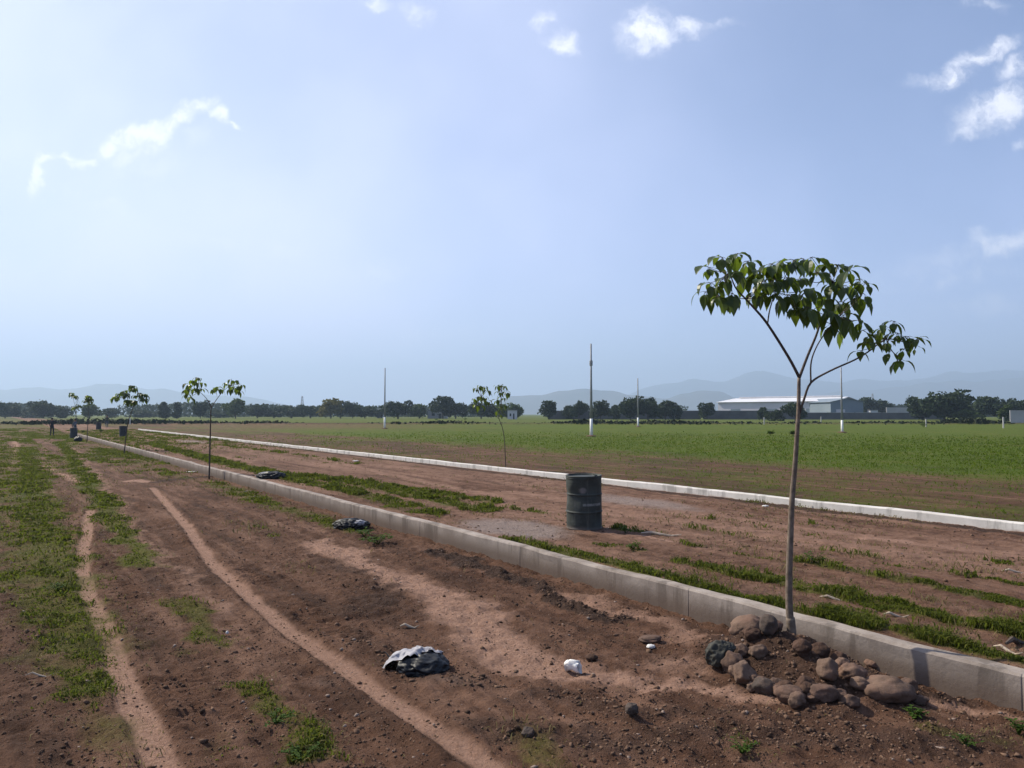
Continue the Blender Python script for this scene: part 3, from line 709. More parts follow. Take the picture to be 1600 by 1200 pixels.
bag('plastic_bag', 1126, 1034, 21, 22, 'dull_plastic', 45, 'dull dark plastic bag squeezed against the left end of the rock ring', 'bag', [(.6, .3, 1.15, .55, .6, .3, 'dull_plastic', 46, 'loose_flap', 10)], 1.4, .24)
bag('plastic_bag', 548, 825, 25, 9, 'black_plastic', 47, 'black plastic bag with white scraps beside the kerb, left of the drum', 'bag', [(.5, -.1, .9, .4, .5, .5, 'white_sheet', 48, 'white_scrap', 0)])
bag('plastic_bag', 422, 748, 20, 7, 'black_plastic', 49, 'grey and black plastic bag lying behind the near kerb', 'bag', [(-.3, 0, .9, .6, .5, .5, 'white_sheet', 50, 'grey_scrap', 0)])

def splinter(name, px, py, L, ang, label, mt='straw_wood', wd=.012, z0=None, cat='stick', bend=.02):
    p = put(px, py, z0); mb = MB(); dx, dy = math.cos(ang), math.sin(ang)
    pts = [(dx * L * (k / 4 - .5), dy * L * (k / 4 - .5), .012 + bend * math.sin(k * 1.7)) for k in range(5)]
    mb.tube(pts, [wd * .5, wd, wd * 1.1, wd * .8, wd * .3], 6)
    return tag(mb.build(name, M[mt], None, p), label, cat)
splinter('wood_splinter', 640, 982, .19, 0, 'pale wood splinter on the soil just behind the refuse bag')
splinter('wood_splinter', 1033, 836, .62, -.35, 'long pale stick on the road bed right of the drum', z0=0, wd=.02)
splinter('wood_splinter', 1305, 937, .30, -.5, 'pale stick between the grass rows just right of the sapling trunk', z0=0)
splinter('wood_splinter', 1400, 962, .22, -.3, 'pinkish stick between the two nearest grass rows', z0=0)
splinter('wood_splinter', 1575, 1018, .22, -1.1, 'pale stick near the right edge behind the kerb', z0=0)
splinter('dead_branch', 1592, 1005, .30, .35, 'grey dead branch among the grass at the right edge', 'bark_dark', .022, 0, 'branch', .03)
splinter('wood_splinter', 395, 770, .5, .2, 'pale stick lying by the near kerb below the far bag', wd=.02)
splinter('dead_twig', 62, 1062, .22, .1, 'thin pale twig on the dark soil at the far left', wd=.006)
splinter('wood_splinter', 1588, 895, .3, -.3, 'pale stick far out on the road bed near the right edge', z0=0)
def scrap(px, py, a, b, mt, label, z0, seed, name='plastic_scrap'):
    p = put(px, py, z0); me = blob(a, b, .018, .4, 2.4, seed, 4, .4, True); me.name = name
    return tag(link(name, me, M[mt], None, (p.x, p.y, p.z + .02), smooth=True), label, 'litter')
scrap(1330, 984, .09, .05, 'white_sheet', 'flat pale scrap on the grass just behind the kerb right of the trunk', 0, 61)
scrap(1017, 1014, .035, .03, 'white_plastic', 'tiny white scrap on the sand left of the rock ring', None, 62)
scrap(355, 994, .012, .012, 'white_plastic', 'tiny white scrap near the grass between the wheel tracks', None, 63)
scrap(556, 721, .12, .1, 'white_plastic', 'white scrap on the road bed close to the far kerb', 0, 64)
scrap(299, 738, .16, .1, 'white_plastic', 'white scrap at the foot of the second sapling', None, 65)
scrap(1196, 792, .06, .05, 'white_plastic', 'small white scrap lying before the far kerb right of the drum', 0, 66)

# ------------------------------------------------------------------ weeds as things
def weed(px, py, rad, hgt, nl, seed, label, z0=None, ls=.05):
    p = put(px, py, z0); rg = random.Random(seed); e = empty('weed', p, label, 'plant')
    st = MB(); lv = MB()
    for i in range(nl // 6):
        a = rg.uniform(0, 6.28); L = rg.uniform(.4, 1) * rad
        tip = Vector((math.cos(a) * L, math.sin(a) * L, hgt * rg.uniform(.4, 1)))
        pts = [Vector((0, 0, -.01)), tip * .5 + Vector((0, 0, hgt * .15)), tip]
        st.tube(pts, [.003, .0025, .0015], 5)
        for k in range(6):
            q = pts[1].lerp(tip, rg.uniform(-.3, 1.0)); b = rg.uniform(0, 6.28); l = ls * rg.uniform(.6, 1.2)
            leaf(lv, q, Vector((math.cos(b), math.sin(b), rg.uniform(-.2, .6))), l, l * .55, .2, 3)
    st.build('stems', M['weed'], e); lv.build('leaves', M['weed'], e)
    return e
def leaf(mb, base, axis, L, W, droop, ns=5, fold=.25, petiole=0.0):
    axis = axis.normalized(); side = axis.cross(Vector((0, 0, 1)))
    if side.length < .05: side = Vector((1, 0, 0))
    side.normalize(); vs_ = []; fs = []
    p = Vector(base); d = axis.copy(); step = L / ns
    prof = [0.06, .62, .95, 1.0, .78, .42, 0.02] if ns == 6 else ([.06, .75, 1.0, .8, .4, .02] if ns == 5 else [.1, .9, .8, .05])
    for i in range(ns + 1):
        up = side.cross(d).normalized(); w_ = W * .5 * prof[i]
        vs_ += [p - side * w_ + up * fold * w_, p.copy(), p + side * w_ + up * fold * w_]
        p = p + d * step; d = (d + Vector((0, 0, -droop / ns * 2))).normalized()
    for i in range(ns):
        a = i * 3; fs += [(a, a + 1, a + 4, a + 3), (a + 1, a + 2, a + 5, a + 4)]
    mb.add(vs_, fs)
weed(1428, 1122, .085, .10, 90, 71, 'small bright green weed on the soil in front of the biggest rock', None, .035)
weed(590, 850, .30, .16, 150, 72, 'bushy green weed just below the black bag beside the kerb', None, .07)
weed(570, 838, .22, .13, 90, 73, 'leafy weed touching the black bag beside the kerb', None, .07)
weed(978, 833, .16, .12, 70, 74, 'dark green weed in the shadow right of the drum', 0, .05)
weed(990, 858, .14, .12, 70, 75, 'low weed on the road bed below the drum shadow', 0, .05)
weed(1275, 880, .18, .14, 70, 76, 'tufted weed on the road bed right of the trunk, on the third grass row', 0, .05)
weed(1592, 1148, .07, .12, 60, 77, 'green weed at the right edge in front of the kerb', None, .035)
weed(1160, 1175, .10, .07, 60, 78, 'low weed on the dug soil at the bottom edge', None, .03)
weed(1510, 1165, .10, .06, 60, 79, 'low weed near the bottom right corner', None, .03)
weed(430, 1130, .14, .07, 110, 80, 'clover like weed between the wheel tracks near the bottom', None, .028)
weed(475, 1185, .15, .08, 110, 81, 'clover like weed between the wheel tracks at the bottom edge', None, .028)
weed(90, 925, .16, .10, 110, 82, 'bright green weed at the near end of the left grass strip', None, .035)

# ------------------------------------------------------------------ drum
def drum(loc, label, mt_side, grp, mark=True, dent=.012, seed=1, seg=64):
    e = empty('oil_drum', loc, label, 'drum', grp)
    Rr, Hh = .292, .88; prof = []
    zs = np.linspace(0, Hh, 90)
    for z in zs:
        r = Rr
        for c in (.30, .585): r += .014 * math.exp(-((z - c) / .011) ** 2)
        for c in (.03, .85): r += .009 * math.exp(-((z - c) / .01) ** 2)
        for c in (.10, .14, .74, .78): r += .002 * math.exp(-((z - c) / .012) ** 2)
        prof.append((r, z))
    mb = MB(); mb.lathe(prof, seg, cap=(True, False)); me = mb.mesh('shell')
    for v in me.vertices:
        a = math.atan2(v.co.y, v.co.x); n_ = mn.noise(Vector((math.cos(a) * 1.5, math.sin(a) * 1.5, v.co.z * 2.6 + seed)))
        k = 1 - dent / Rr * 2.0 * max(0, n_ - .05) * 2
        v.co.x *= k; v.co.y *= k
    link('shell', me, mt_side, e, smooth=True)
    tb = MB(); tb.lathe([(.300, .872), (.303, .882), (.298, .892), (.288, .892), (.284, .880), (.283, .868), (.10, .872), (.001, .873)], seg, cap=(False, True))
    tb.build('lid', mt_side, e, smooth=True)
    if mark:
        bb = MB(); bb.lathe([(.001, .866), (.028, .866), (.028, .888), (.022, .892), (.001, .892)], 16, (.2, -.02, 0), cap=(False, False)); bb.build('bung', mt_side, e)
    return e
def drum_mat():
    m, q = mat('drum_paint'); oc = q.n('ShaderNodeTexCoord').outputs['Object']; s = q.n('ShaderNodeSeparateXYZ', {0: oc})
    n1 = q.noise(oc, 5, 6, .65); n2 = q.noise(oc, 40, 4, .6)
    st = q.n('ShaderNodeMapping', {'Vector': oc, 'Scale': (9, 9, .9)}).outputs[0]; n3 = q.noise(st, 1.5, 5, .6)
    c = q.mix(q.sstep(n1, .3, .7), (.026, .031, .028), (.048, .054, .047))
    c = q.mix(q.sstep(n3, .55, .75, 0, .55), c, (.10, .098, .088))
    # worn pale stencil band on the middle panel, facing the viewer's right
    band = q.math('MULTIPLY', q.sstep(s.outputs[2], .405, .415), q.sstep(s.outputs[2], .455, .445))
    band = q.math('MULTIPLY', band, q.math('MULTIPLY', q.sstep(s.outputs[1], -.12, -.16), q.sstep(s.outputs[0], -.06, -.04)))
    letters = q.n('ShaderNodeTexNoise', {'Vector': q.n('ShaderNodeMapping', {'Vector': oc, 'Scale': (60, 1, 9)}).outputs[0], 'Scale': 1.0, 'Detail': 2.0}).outputs[0]
    c = q.mix(q.math('MULTIPLY', band, q.sstep(letters, .42, .55, .2, .5)), c, (.30, .31, .30))
    d1 = q.n('ShaderNodeMapping', {'Vector': oc, 'Location': (-.045, -.28, .66), 'Scale': (.075, .2, .06)}, vector_type='TEXTURE').outputs[0]
    L = q.n('ShaderNodeVectorMath', {0: d1}, operation='LENGTH').outputs['Value']
    c = q.mix(q.math('MULTIPLY', q.sstep(L, 1.1, .5), q.sstep(n1, .35, .6, .2, .6)), c, (.22, .20, .20))
    c = q.mix(q.sstep(q.math('ADD', s.outputs[2], q.math('MULTIPLY', n1, .12)), .16, .05, 0, .7), c, (.16, .12, .10))
    finish(q, c, .6, n2, .15, .003, .25); return m
M['drum'] = drum_mat(); M['drum_dark'] = simple('dark_drum_paint', (.022, .026, .034), .6, (.04, .045, .05), 4)
dp = gp(913, 826, 0); dp.z = zat(dp.x, dp.y) - .004
dr = drum(dp, 'dented dark green steel drum standing on the road bed in the middle of the photo', M['drum'], None)
dr.rotation_euler = (R(.8), R(-.6), 0)

# ------------------------------------------------------------------ saplings
def branch_part(e, name, pts, rads, mt, n=10):
    mb = MB(); mb.tube(pts, rads, n); return mb.build(name, M[mt], e, smooth=True)
def smooth_path(pts, k=4):
    out = []; P_ = [Vector(p) for p in pts]; P_ = [P_[0]] + P_ + [P_[-1]]
    for i in range(1, len(P_) - 2):
        for j in range(k):
            t = j / k; a, b, c, d_ = P_[i - 1], P_[i], P_[i + 1], P_[i + 2]
            out.append(.5 * ((2 * b) + (-a + c) * t + (2 * a - 5 * b + 4 * c - d_) * t * t + (-a + 3 * b - 3 * c + d_) * t ** 3))
    out.append(P_[-2]); return out
def mk_branch(e, name, pts, r0, r1, mt, n=10, wob=.0, seed=0):
    pp = smooth_path(pts); m = len(pp) - 1
    if wob: pp = [p + Vector((mn.noise(p * 3 + Vector((seed, 0, 0))), mn.noise(p * 3 + Vector((0, seed, 5))), 0)) * wob for p in pp]
    return branch_part(e, name, pp, [r0 + (r1 - r0) * (i / m) for i in range(m + 1)], mt, n)
def whorl(mb, P, rg, n, L, W, down, petiole=.05, tw=None):
    for i in range(n):
        a = 2 * math.pi * (i + rg.uniform(-.35, .35)) / n; el = rg.uniform(-.9, .5) - down * .5
        ax = Vector((math.cos(a), math.sin(a), el)).normalized()
        b = P + ax * petiole * rg.uniform(.5, 1.3)
        if tw is not None: tw.tube([P, (P + b) / 2 + Vector((0, 0, .006)), b], [.0022, .0018, .0014], 4, False)
        l = L * rg.uniform(.45, 1.28); leaf(mb, b, ax + Vector((0, 0, -.1)), l, W * l / L * rg.uniform(.8, 1.15), rg.uniform(.5, 1.5) * (.6 + down), 5, rg.uniform(.1, .4))
# main sapling
TB = TREE1.copy(); TB.z = zat(TB.x, TB.y) - .03
Y0 = TREE1.y
t1 = empty('sapling', TB, 'tall thin sapling with drooping dark green leaves on the rock ringed mound', 'tree', 'saplings planted along the kerbs')
def L1(px, py, dy=0.0): return at(px, py, Y0 + dy) - TB
mk_branch(t1, 'trunk', [Vector((0, 0, 0)), L1(1236, 985), L1(1233, 940), L1(1234, 860), L1(1238, 780), L1(1244, 700), L1(1248, 640), L1(1249, 588)], .036, .0135, 'bark', 14, .006, 3)
mk_branch(t1, 'root_sleeve', [Vector((0, 0, -.05)), L1(1237, 990), L1(1235, 965)], .042, .036, 'bark', 14)
BR = [('branch', [(1249, 590, 0), (1232, 558, -.02), (1199, 506, -.06), (1178, 481, -.08), (1165, 467, -.1), (1149, 449, -.12), (1140, 425, -.14)], .014, .005),
      ('branch', [(1199, 508, -.06), (1203, 483, .05), (1212, 455, .12)], .007, .004),
      ('branch', [(1249, 590, 0), (1262, 556, .06), (1275, 525, .1), (1283, 501, .12), (1296, 470, .14), (1300, 440, .1)], .013, .005),
      ('branch', [(1247, 652, 0), (1256, 625, -.03), (1267, 598, -.05), (1296, 580, -.10), (1336, 562, -.18), (1359, 548, -.2), (1385, 530, -.22), (1415, 535, -.2)], .012, .004),
      ('branch', [(1267, 597, -.05), (1267, 569, -.05), (1273, 548, -.05), (1286, 525, -.05), (1310, 495, -.1)], .008, .004),
      ('branch', [(1385, 530, -.22), (1395, 550, -.25), (1410, 560, -.26)], .004, .003)]
for nm, pts, r0, r1 in BR: mk_branch(t1, nm, [L1(*p) for p in pts], r0, r1, 'bark_dark', 8)
rg = random.Random(5); crown = MB(); tw = MB()
WH = [(1108, 418, 8), (1128, 402, 7), (1150, 397, 9), (1168, 408, 8), (1110, 442, 7), (1130, 436, 8), (1150, 424, 8), (1165, 434, 7), (1102, 456, 6), (1122, 462, 9), (1144, 458, 8),
      (1185, 424, 8), (1192, 440, 8), (1205, 412, 9), (1222, 408, 8), (1240, 406, 8), (1254, 404, 7), (1268, 402, 6), (1210, 436, 9), (1230, 434, 9), (1248, 436, 8), (1180, 455, 6), (1208, 456, 7),
      (1232, 460, 9), (1252, 462, 9), (1268, 452, 8), (1276, 426, 8), (1240, 478, 5), (1262, 480, 6), (1278, 480, 5),
      (1294, 412, 8), (1310, 414, 8), (1326, 420, 7), (1300, 440, 8), (1320, 446, 8), (1342, 436, 6), (1352, 442, 3), (1292, 462, 7), (1314, 470, 7), (1338, 464, 6), (1348, 458, 4), (1296, 486, 7), (1318, 492, 6), (1298, 506, 5), (1328, 508, 4),
      (1345, 500, 6), (1348, 516, 5), (1362, 524, 6), (1380, 510, 7), (1396, 502, 6), (1402, 520, 6), (1418, 526, 6), (1436, 528, 5), (1388, 532, 4), (1412, 546, 5), (1345, 548, 4), (1392, 548, 3), (1404, 562, 4), (1356, 536, 3), (1430, 540, 3)]
hub = [L1(1140, 425, -.14), L1(1212, 455, .12), L1(1300, 440, .1), L1(1310, 495, -.1), L1(1385, 530, -.22), L1(1415, 535, -.2), L1(1165, 467, -.1), L1(1283, 501, .12), L1(1410, 560, -.26)]
for (px, py, n_) in WH:
    dep = rg.uniform(-.32, .32) if px < 1340 else rg.uniform(-.35, -.05)
    P_ = L1(px, py, dep); small = px > 1340
    hb = min(hub, key=lambda h_: (h_ - P_).length); mid = (hb + P_) / 2 + Vector((0, 0, -.02)); tw.tube([hb, mid, P_], [.004, .003, .0022], 5, False)
    lower = (py > 440 and px < 1340)
    whorl(crown, P_, rg, n_, .115 if small else (.17 if lower else .14), .055 if small else .084, .95 if lower else .6, .04, tw)
crown.add(tw.v, tw.f, 1); crown.build('crown', [M['leaf'], M['bark_dark']], t1)

def sapling(base, scale_px, trunk, branches, whorls, label, seed, lsize=.16, r0=.035, depth=.35):
    """positions are photo points at the distance of the tree's base"""
    rg = random.Random(seed); e = empty('sapling', base, label, 'tree', 'saplings planted along the kerbs')
    Lc = lambda x, y, d=0: at(x, y, base.y + d) - base
    mk_branch(e, 'trunk', [Vector((0, 0, -.05))] + [Lc(*p) for p in trunk], r0, r0 * .5, 'bark_dark', 8, .01, seed)
    for b in branches: mk_branch(e, 'branch', [Lc(*p) for p in b], r0 * .45, r0 * .2, 'bark_dark', 6)
    cr = MB()
    ends = [Lc(*b[-1]) for b in branches] or [Lc(*trunk[-1])]
    tww = MB()
    for (x, y, n_) in whorls:
        P_ = Lc(x, y, rg.uniform(-depth, depth)); whorl(cr, P_, rg, n_, lsize, lsize * .5, .8, .06)
        hb = min(ends, key=lambda h_: (h_ - P_).length); tww.tube([hb, P_], [.008, .005], 4, False)
    cr.add(tww.v, tww.f, 1); cr.build('crown', [M['leaf'], M['bark_dark']], e)
    return e
b2 = put(327, 742); rg2 = random.Random(3)
def fill(cx, cy, rx, ry, k, n_, rg_): return [(cx + rx * rg_.uniform(-1, 1), cy + ry * rg_.uniform(-1, 1), n_) for _ in range(k)]
sapling(b2, 0, [(328, 700), (329, 660), (330, 635)], [[(330, 635), (322, 622), (312, 612)], [(330, 637), (340, 622), (350, 610), (360, 602)], [(345, 615), (338, 605)]],
        [(290, 607, 7), (296, 600, 8), (302, 594, 7), (310, 590, 7), (316, 598, 6), (292, 615, 6), (298, 620, 6), (306, 606, 7), (314, 606, 4)] + [(355, 598, 7), (362, 592, 6), (370, 594, 6), (377, 600, 5), (368, 604, 7), (360, 606, 5), (372, 610, 5), (338, 604, 5), (333, 608, 4), (345, 606, 5)],
        'thin forked sapling with two leaf clusters beside the near kerb, second nearest', 21, .24, .03)
b3 = put(194, 702)
sapling(b3, 0, [(196, 690), (200, 660), (207, 640)], [[(207, 640), (209, 630)], [(207, 638), (198, 628), (192, 622)], [(208, 636), (216, 626), (222, 620)]],
        fill(184, 618, 5, 4, 4, 7, rg2) + fill(194, 614, 4, 6, 5, 7, rg2) + fill(206, 606, 4, 4, 5, 7, rg2) + fill(207, 622, 5, 5, 5, 7, rg2) + fill(223, 617, 6, 6, 7, 7, rg2) + fill(196, 626, 4, 3, 3, 6, rg2),
        'sapling with a broad crown of round leaf clusters behind the drum at left', 22, .30, .035)
b4 = put(136, 685)
sapling(b4, 0, [(137, 670), (138, 645)], [[(138, 645), (139, 630)]], fill(139, 622, 4, 5, 7, 7, rg2) + fill(134, 624, 3, 3, 3, 6, rg2), 'small sapling with a narrow leaf cluster behind the far bags', 23, .32, .035)
b5 = put(119, 679)
sapling(b5, 0, [(119, 660), (119, 636)], [[(119, 640), (114, 622), (112, 616)], [(119, 636), (121, 622)]], fill(111, 614, 3, 2, 3, 7, rg2) + fill(119, 620, 3, 2, 3, 7, rg2) + fill(121, 634, 6, 3, 6, 7, rg2), 'farthest sapling at left with three separate small leaf tufts', 24, .32, .03)
b6 = put(790, 733, .1)
sapling(b6, 0, [(789, 700), (786, 672), (780, 655), (778, 648)], [[(780, 655), (765, 640), (752, 620)], [(780, 652), (783, 630), (783, 606)]],
        [(744, 606, 6), (750, 602, 7), (757, 604, 7), (762, 610, 5), (742, 622, 6), (749, 618, 7), (756, 620, 7), (745, 632, 5), (753, 632, 6), (760, 626, 5)] + [(777, 602, 6), (783, 600, 7), (789, 603, 6), (792, 612, 5), (780, 612, 6), (786, 620, 6), (776, 624, 5), (782, 634, 5), (790, 632, 4), (777, 640, 4), (784, 646, 4)],
        'very thin sapling with two upright leaf columns just beyond the far kerb', 25, .20, .016)

# ------------------------------------------------------------------ poles
def pole(px, ptop, pbase, label, r, step=False, dist=None):
    b = put(px, pbase, .1); Y = b.y; top = at(px, ptop, Y).z - b.z
    e = empty('utility_pole', b, label, 'pole', 'bare poles standing in the green field')
    w_ = top * .19
    mb = MB(); mb.tube([(0, 0, w_), (0, 0, top * .6), (0.0, 0, top)], [r * .85, r * .62, r * .5], 12); mb.build('shaft', M['steel'], e, smooth=True)
    mb = MB(); mb.tube([(0, 0, -.3), (0, 0, w_ + .01)], [r * 1.0, r * .88], 12); mb.build('white_base', M['white_paint'], e, smooth=True)
    if step:
        mb = MB(); mb.lathe([(r * .75, top * .76), (r * 1.0, top * .77), (r * 1.0, top * .81), (r * .75, top * .82)], 12, cap=(True, True)); mb.build('collar', M['steel'], e)
    mb = MB(); mb.lathe([(.5, -.1), (.42, .06), (.2, .12)], 14, cap=(False, True)); mb.build('footing_soil', M['clod'], e)
    return e
pole(924, 537, 682, 'tallest and thickest pole, with a collar near its top and a white painted base', .135, True)
pole(601, 575, 670, 'leftmost slim pole with a short white base, left of the two column sapling', .125)
pole(997, 591, 667, 'smallest slim pole in front of the dark clump of trees', .14)
pole(1316, 574, 676, 'slim pole with a white base in front of the blue grey shed', .125)

# ------------------------------------------------------------------ people
def person(px, pb, z0, label, pose, mats, face):
    b = put(px, pb, z0); e = empty('person', b, label, 'person')
    J = {'pel': (0, 0, .92), 'wst': (0, .0, 1.05), 'che': (0, 0, 1.30), 'nek': (0, 0, 1.46), 'hd': (0, .01, 1.56), 'ht': (0, .01, 1.70),
         'hl': (-.10, 0, .88), 'kl': (-.12, .03, .50), 'al': (-.13, 0, .09), 'tl': (-.14, .15, .03),
         'hr': (.10, 0, .88), 'kr': (.12, .05, .50), 'ar': (.14, 0, .09), 'tr': (.15, .15, .03),
         'sl': (-.19, 0, 1.40), 'el': (-.25, .02, 1.12), 'wl': (-.24, .10, .88), 'fl': (-.24, .13, .78),
         'sr': (.19, 0, 1.40), 'er': (.25, .02, 1.12), 'wr': (.24, .10, .88), 'fr': (.24, .13, .78)}
    J.update(pose)
    rad = {'pel': .15, 'wst': .13, 'che': .155, 'nek': .06, 'hd': .095, 'ht': .075, 'hl': .10, 'hr': .10, 'kl': .065, 'kr': .065, 'al': .045, 'ar': .045, 'tl': .04, 'tr': .04,
           'sl': .065, 'sr': .065, 'el': .045, 'er': .045, 'wl': .03, 'wr': .03, 'fl': .035, 'fr': .035}
    ks = list(J); E = [('pel', 'wst'), ('wst', 'che'), ('che', 'nek'), ('nek', 'hd'), ('hd', 'ht'), ('pel', 'hl'), ('hl', 'kl'), ('kl', 'al'), ('al', 'tl'), ('pel', 'hr'), ('hr', 'kr'), ('kr', 'ar'), ('ar', 'tr'),
                       ('che', 'sl'), ('sl', 'el'), ('el', 'wl'), ('wl', 'fl'), ('che', 'sr'), ('sr', 'er'), ('er', 'wr'), ('wr', 'fr')]
    me = bpy.data.meshes.new('body'); me.from_pydata([J[k] for k in ks], [(ks.index(a), ks.index(c)) for a, c in E], []); 
    o = link('body', me, None, e); md = o.modifiers.new('skin', 'SKIN'); md.use_smooth_shade = True
    for i, k in enumerate(ks):
        me.skin_vertices[0].data[i].radius = (rad[k], rad[k] * (.75 if k in ('che', 'wst', 'pel') else 1)); me.skin_vertices[0].data[i].use_root = (k == 'pel')
    o.modifiers.new('sub', 'SUBSURF').levels = 1
    dg = bpy.context.evaluated_depsgraph_get(); m2 = bpy.data.meshes.new_from_object(o.evaluated_get(dg)); o.modifiers.clear(); o.data = m2; m2.name = 'body'
    for m in mats: m2.materials.append(M[m])
    hd = Vector(J['hd']); nk = Vector(J['nek'])
    for p in m2.polygons:
        c = p.center; p.use_smooth = True
        p.material_index = 0 if ((c - hd).length < .17 and c.z > nk.z - .05) or min((c - Vector(J['fl'])).length, (c - Vector(J['fr'])).length) < .09 else (1 if c.z > J['pel'][2] else 2)
    hb = blob(.108, .115, .09, .05, 2, 3, 3); hb.name = 'hair'; link('hair', hb, M['hair'], e, Vector(J['ht']) + Vector((0, -.015, -.03)), smooth=True)
    e.rotation_euler.z = R(face); return e
person(81, 681, ZL, 'dark clothed person standing with one arm stretched out, leftmost of the three people', {'er': (.42, .05, 1.30), 'wr': (.64, .10, 1.34), 'fr': (.72, .11, 1.34)}, ['skin', 'cloth_dark', 'cloth_dark'], 0)
person(117, 679, ZL, 'person in grey blue clothes beside a dark drum, middle of the three people', {'el': (-.3, .2, 1.15), 'wl': (-.1, .38, 1.1), 'fl': (0, .42, 1.1)}, ['skin', 'cloth_blue', 'cloth_grey'], 160)
person(167, 668, 0, 'distant dark person on the road bed, rightmost of the three people', {'kl': (-.12, .10, .5), 'al': (-.14, -.10, .09), 'tl': (-.14, .03, .03)}, ['skin', 'cloth_dark', 'cloth_blue'], 60)
for (px, pb, z0, lb) in ((192, 682, 0, 'dark drum standing in front of the broad crowned sapling at left'),
                         (154, 671, 0, 'dark blue drum farther off on the road bed, left of the farthest person'),
                         (115, 680, ZL, 'dark drum beside the middle person at the end of the near kerb')):
    b = put(px, pb, z0); drum((b.x, b.y, b.z), lb, M['drum_dark'], 'dark drums at the far end of the road bed', False, .01, px, 24)
p = put(122, 690); me = blob(.28, .25, .24, .2, 2, 91, 4, .6, True); me.name = 'plastic_bag'
tag(link('plastic_bag', me, M['black_plastic'], None, (p.x, p.y, p.z + .15), smooth=True), 'round dark bag on the grass just below the middle person', 'bag')
for (px, py, a, lb) in ((158, 676, .32, 'green bush lump below the far blue drum'), (130, 676, .22, 'small dark bush lump at the end of the near kerb')):
    weed(px, py, a, a * 1.1, 120, px, lb, 0, .16)
b = put(203, 664, .1); mb = MB(); mb.box((0, 0, .5), (.10, .10, 1.1)); mb.lathe([(.05, 1.05), (.0, 1.12)], 4, cap=(False, False))
tag(mb.build('marker_post', M['white_paint'], None, b), 'short white marker post at the far end of the field edge', 'post')

# ------------------------------------------------------------------ background: trees
def crown_mesh(seed, lobes, n, size):
    rg_ = np.random.default_rng(seed); V_ = []; 
    per = n // len(lobes)
    for (cx, cy, cz, rx, ry, rz) in lobes:
        d_ = rg_.normal(0, 1, (per, 3)); d_ /= np.linalg.norm(d_, axis=1)[:, None]
        rr = rg_.uniform(.55, 1.0, per) ** .5
        nz = np.array([mn.noise(Vector(q * 2.2) + Vector((seed * 3.3, cx, cz))) for q in d_])
        rr = rr * (1 + .55 * nz); c = d_ * rr[:, None] * np.array([rx, ry, rz]) + np.array([cx, cy, cz])
        V_.append(c)
    C = np.concatenate(V_); m = len(C)
    a = rg_.normal(0, 1, (m, 3)); a /= np.linalg.norm(a, axis=1)[:, None]; b = rg_.normal(0, 1, (m, 3)); b -= (a * b).sum(1)[:, None] * a; b /= np.linalg.norm(b, axis=1)[:, None]
    s_ = size * rg_.uniform(.6, 1.4, (m, 1))
    q = np.stack([C - a * s_, C + b * s_ * .6, C + a * s_, C - b * s_ * .6], 1).reshape(-1, 3)
    q[:, 2] -= max(0, q[:, 2].min()) * .8; q[:, 2] /= np.percentile(q[:, 2], 99.7)
    q[:, 0] -= q[:, 0].mean(); q[:, 1] -= q[:, 1].mean(); q[:, :2] /= np.percentile(np.abs(q[:, :2]), 99.0) * 2
    return npmesh('crown', q, np.arange(m * 4), 4)
def proto_lobes(kind, rg_):
    L = []
    if kind == 'round':
        for _ in range(9): a = rg_.uniform(0, 6.28); r = rg_.uniform(0, .33); L.append((math.cos(a) * r, math.sin(a) * r, rg_.uniform(.38, .78), rg_.uniform(.15, .24), rg_.uniform(.15, .24), rg_.uniform(.14, .2)))
    elif kind == 'wide':
        for _ in range(11): a = rg_.uniform(0, 6.28); r = rg_.uniform(.1, .5); L.append((math.cos(a) * r, math.sin(a) * r, rg_.uniform(.35, .75), rg_.uniform(.14, .22), rg_.uniform(.14, .22), rg_.uniform(.11, .2)))
    elif kind == 'tall':
        for k in range(9): z = .2 + .75 * k / 9; L.append((rg_.uniform(-.09, .09), rg_.uniform(-.09, .09), z, .16 * (1.15 - z * .8), .16 * (1.15 - z * .8), .12))
    else:
        for _ in range(8): a = rg_.uniform(0, 6.28); r = rg_.uniform(.0, .55); L.append((math.cos(a) * r, math.sin(a) * r, rg_.uniform(.15, .6), rg_.uniform(.18, .26), rg_.uniform(.18, .26), rg_.uniform(.15, .3)))
    return L
PR = {}
rgp = random.Random(12)
for kind in ('round', 'wide', 'tall', 'bush'):
    PR[kind] = [crown_mesh(100 + i + 10 * len(PR), proto_lobes(kind, rgp), 2600, .040) for i in range(3)]
def trunk_mesh(kind, seed):
    mb = MB(); rg_ = random.Random(seed); h = {'round': .5, 'wide': .42, 'tall': .7, 'bush': .3}[kind]
    mb.tube([(0, 0, -.02), (.01, 0, h * .5), (0, .01, h)], [.03, .024, .016], 7)
    for k in range(5):
        a = rg_.uniform(0, 6.28); q = rg_.uniform(.15, .3)
        mb.tube([(0, 0, h * .55), (math.cos(a) * q * .5, math.sin(a) * q * .5, h * .9), (math.cos(a) * q, math.sin(a) * q, h * 1.3)], [.014, .010, .005], 5)
    return mb.mesh('trunk')
TRK = {k: trunk_mesh(k, i) for i, k in enumerate(PR)}
for k in PR:
    TRK[k].materials.append(M['bark_far'])
LM = {}
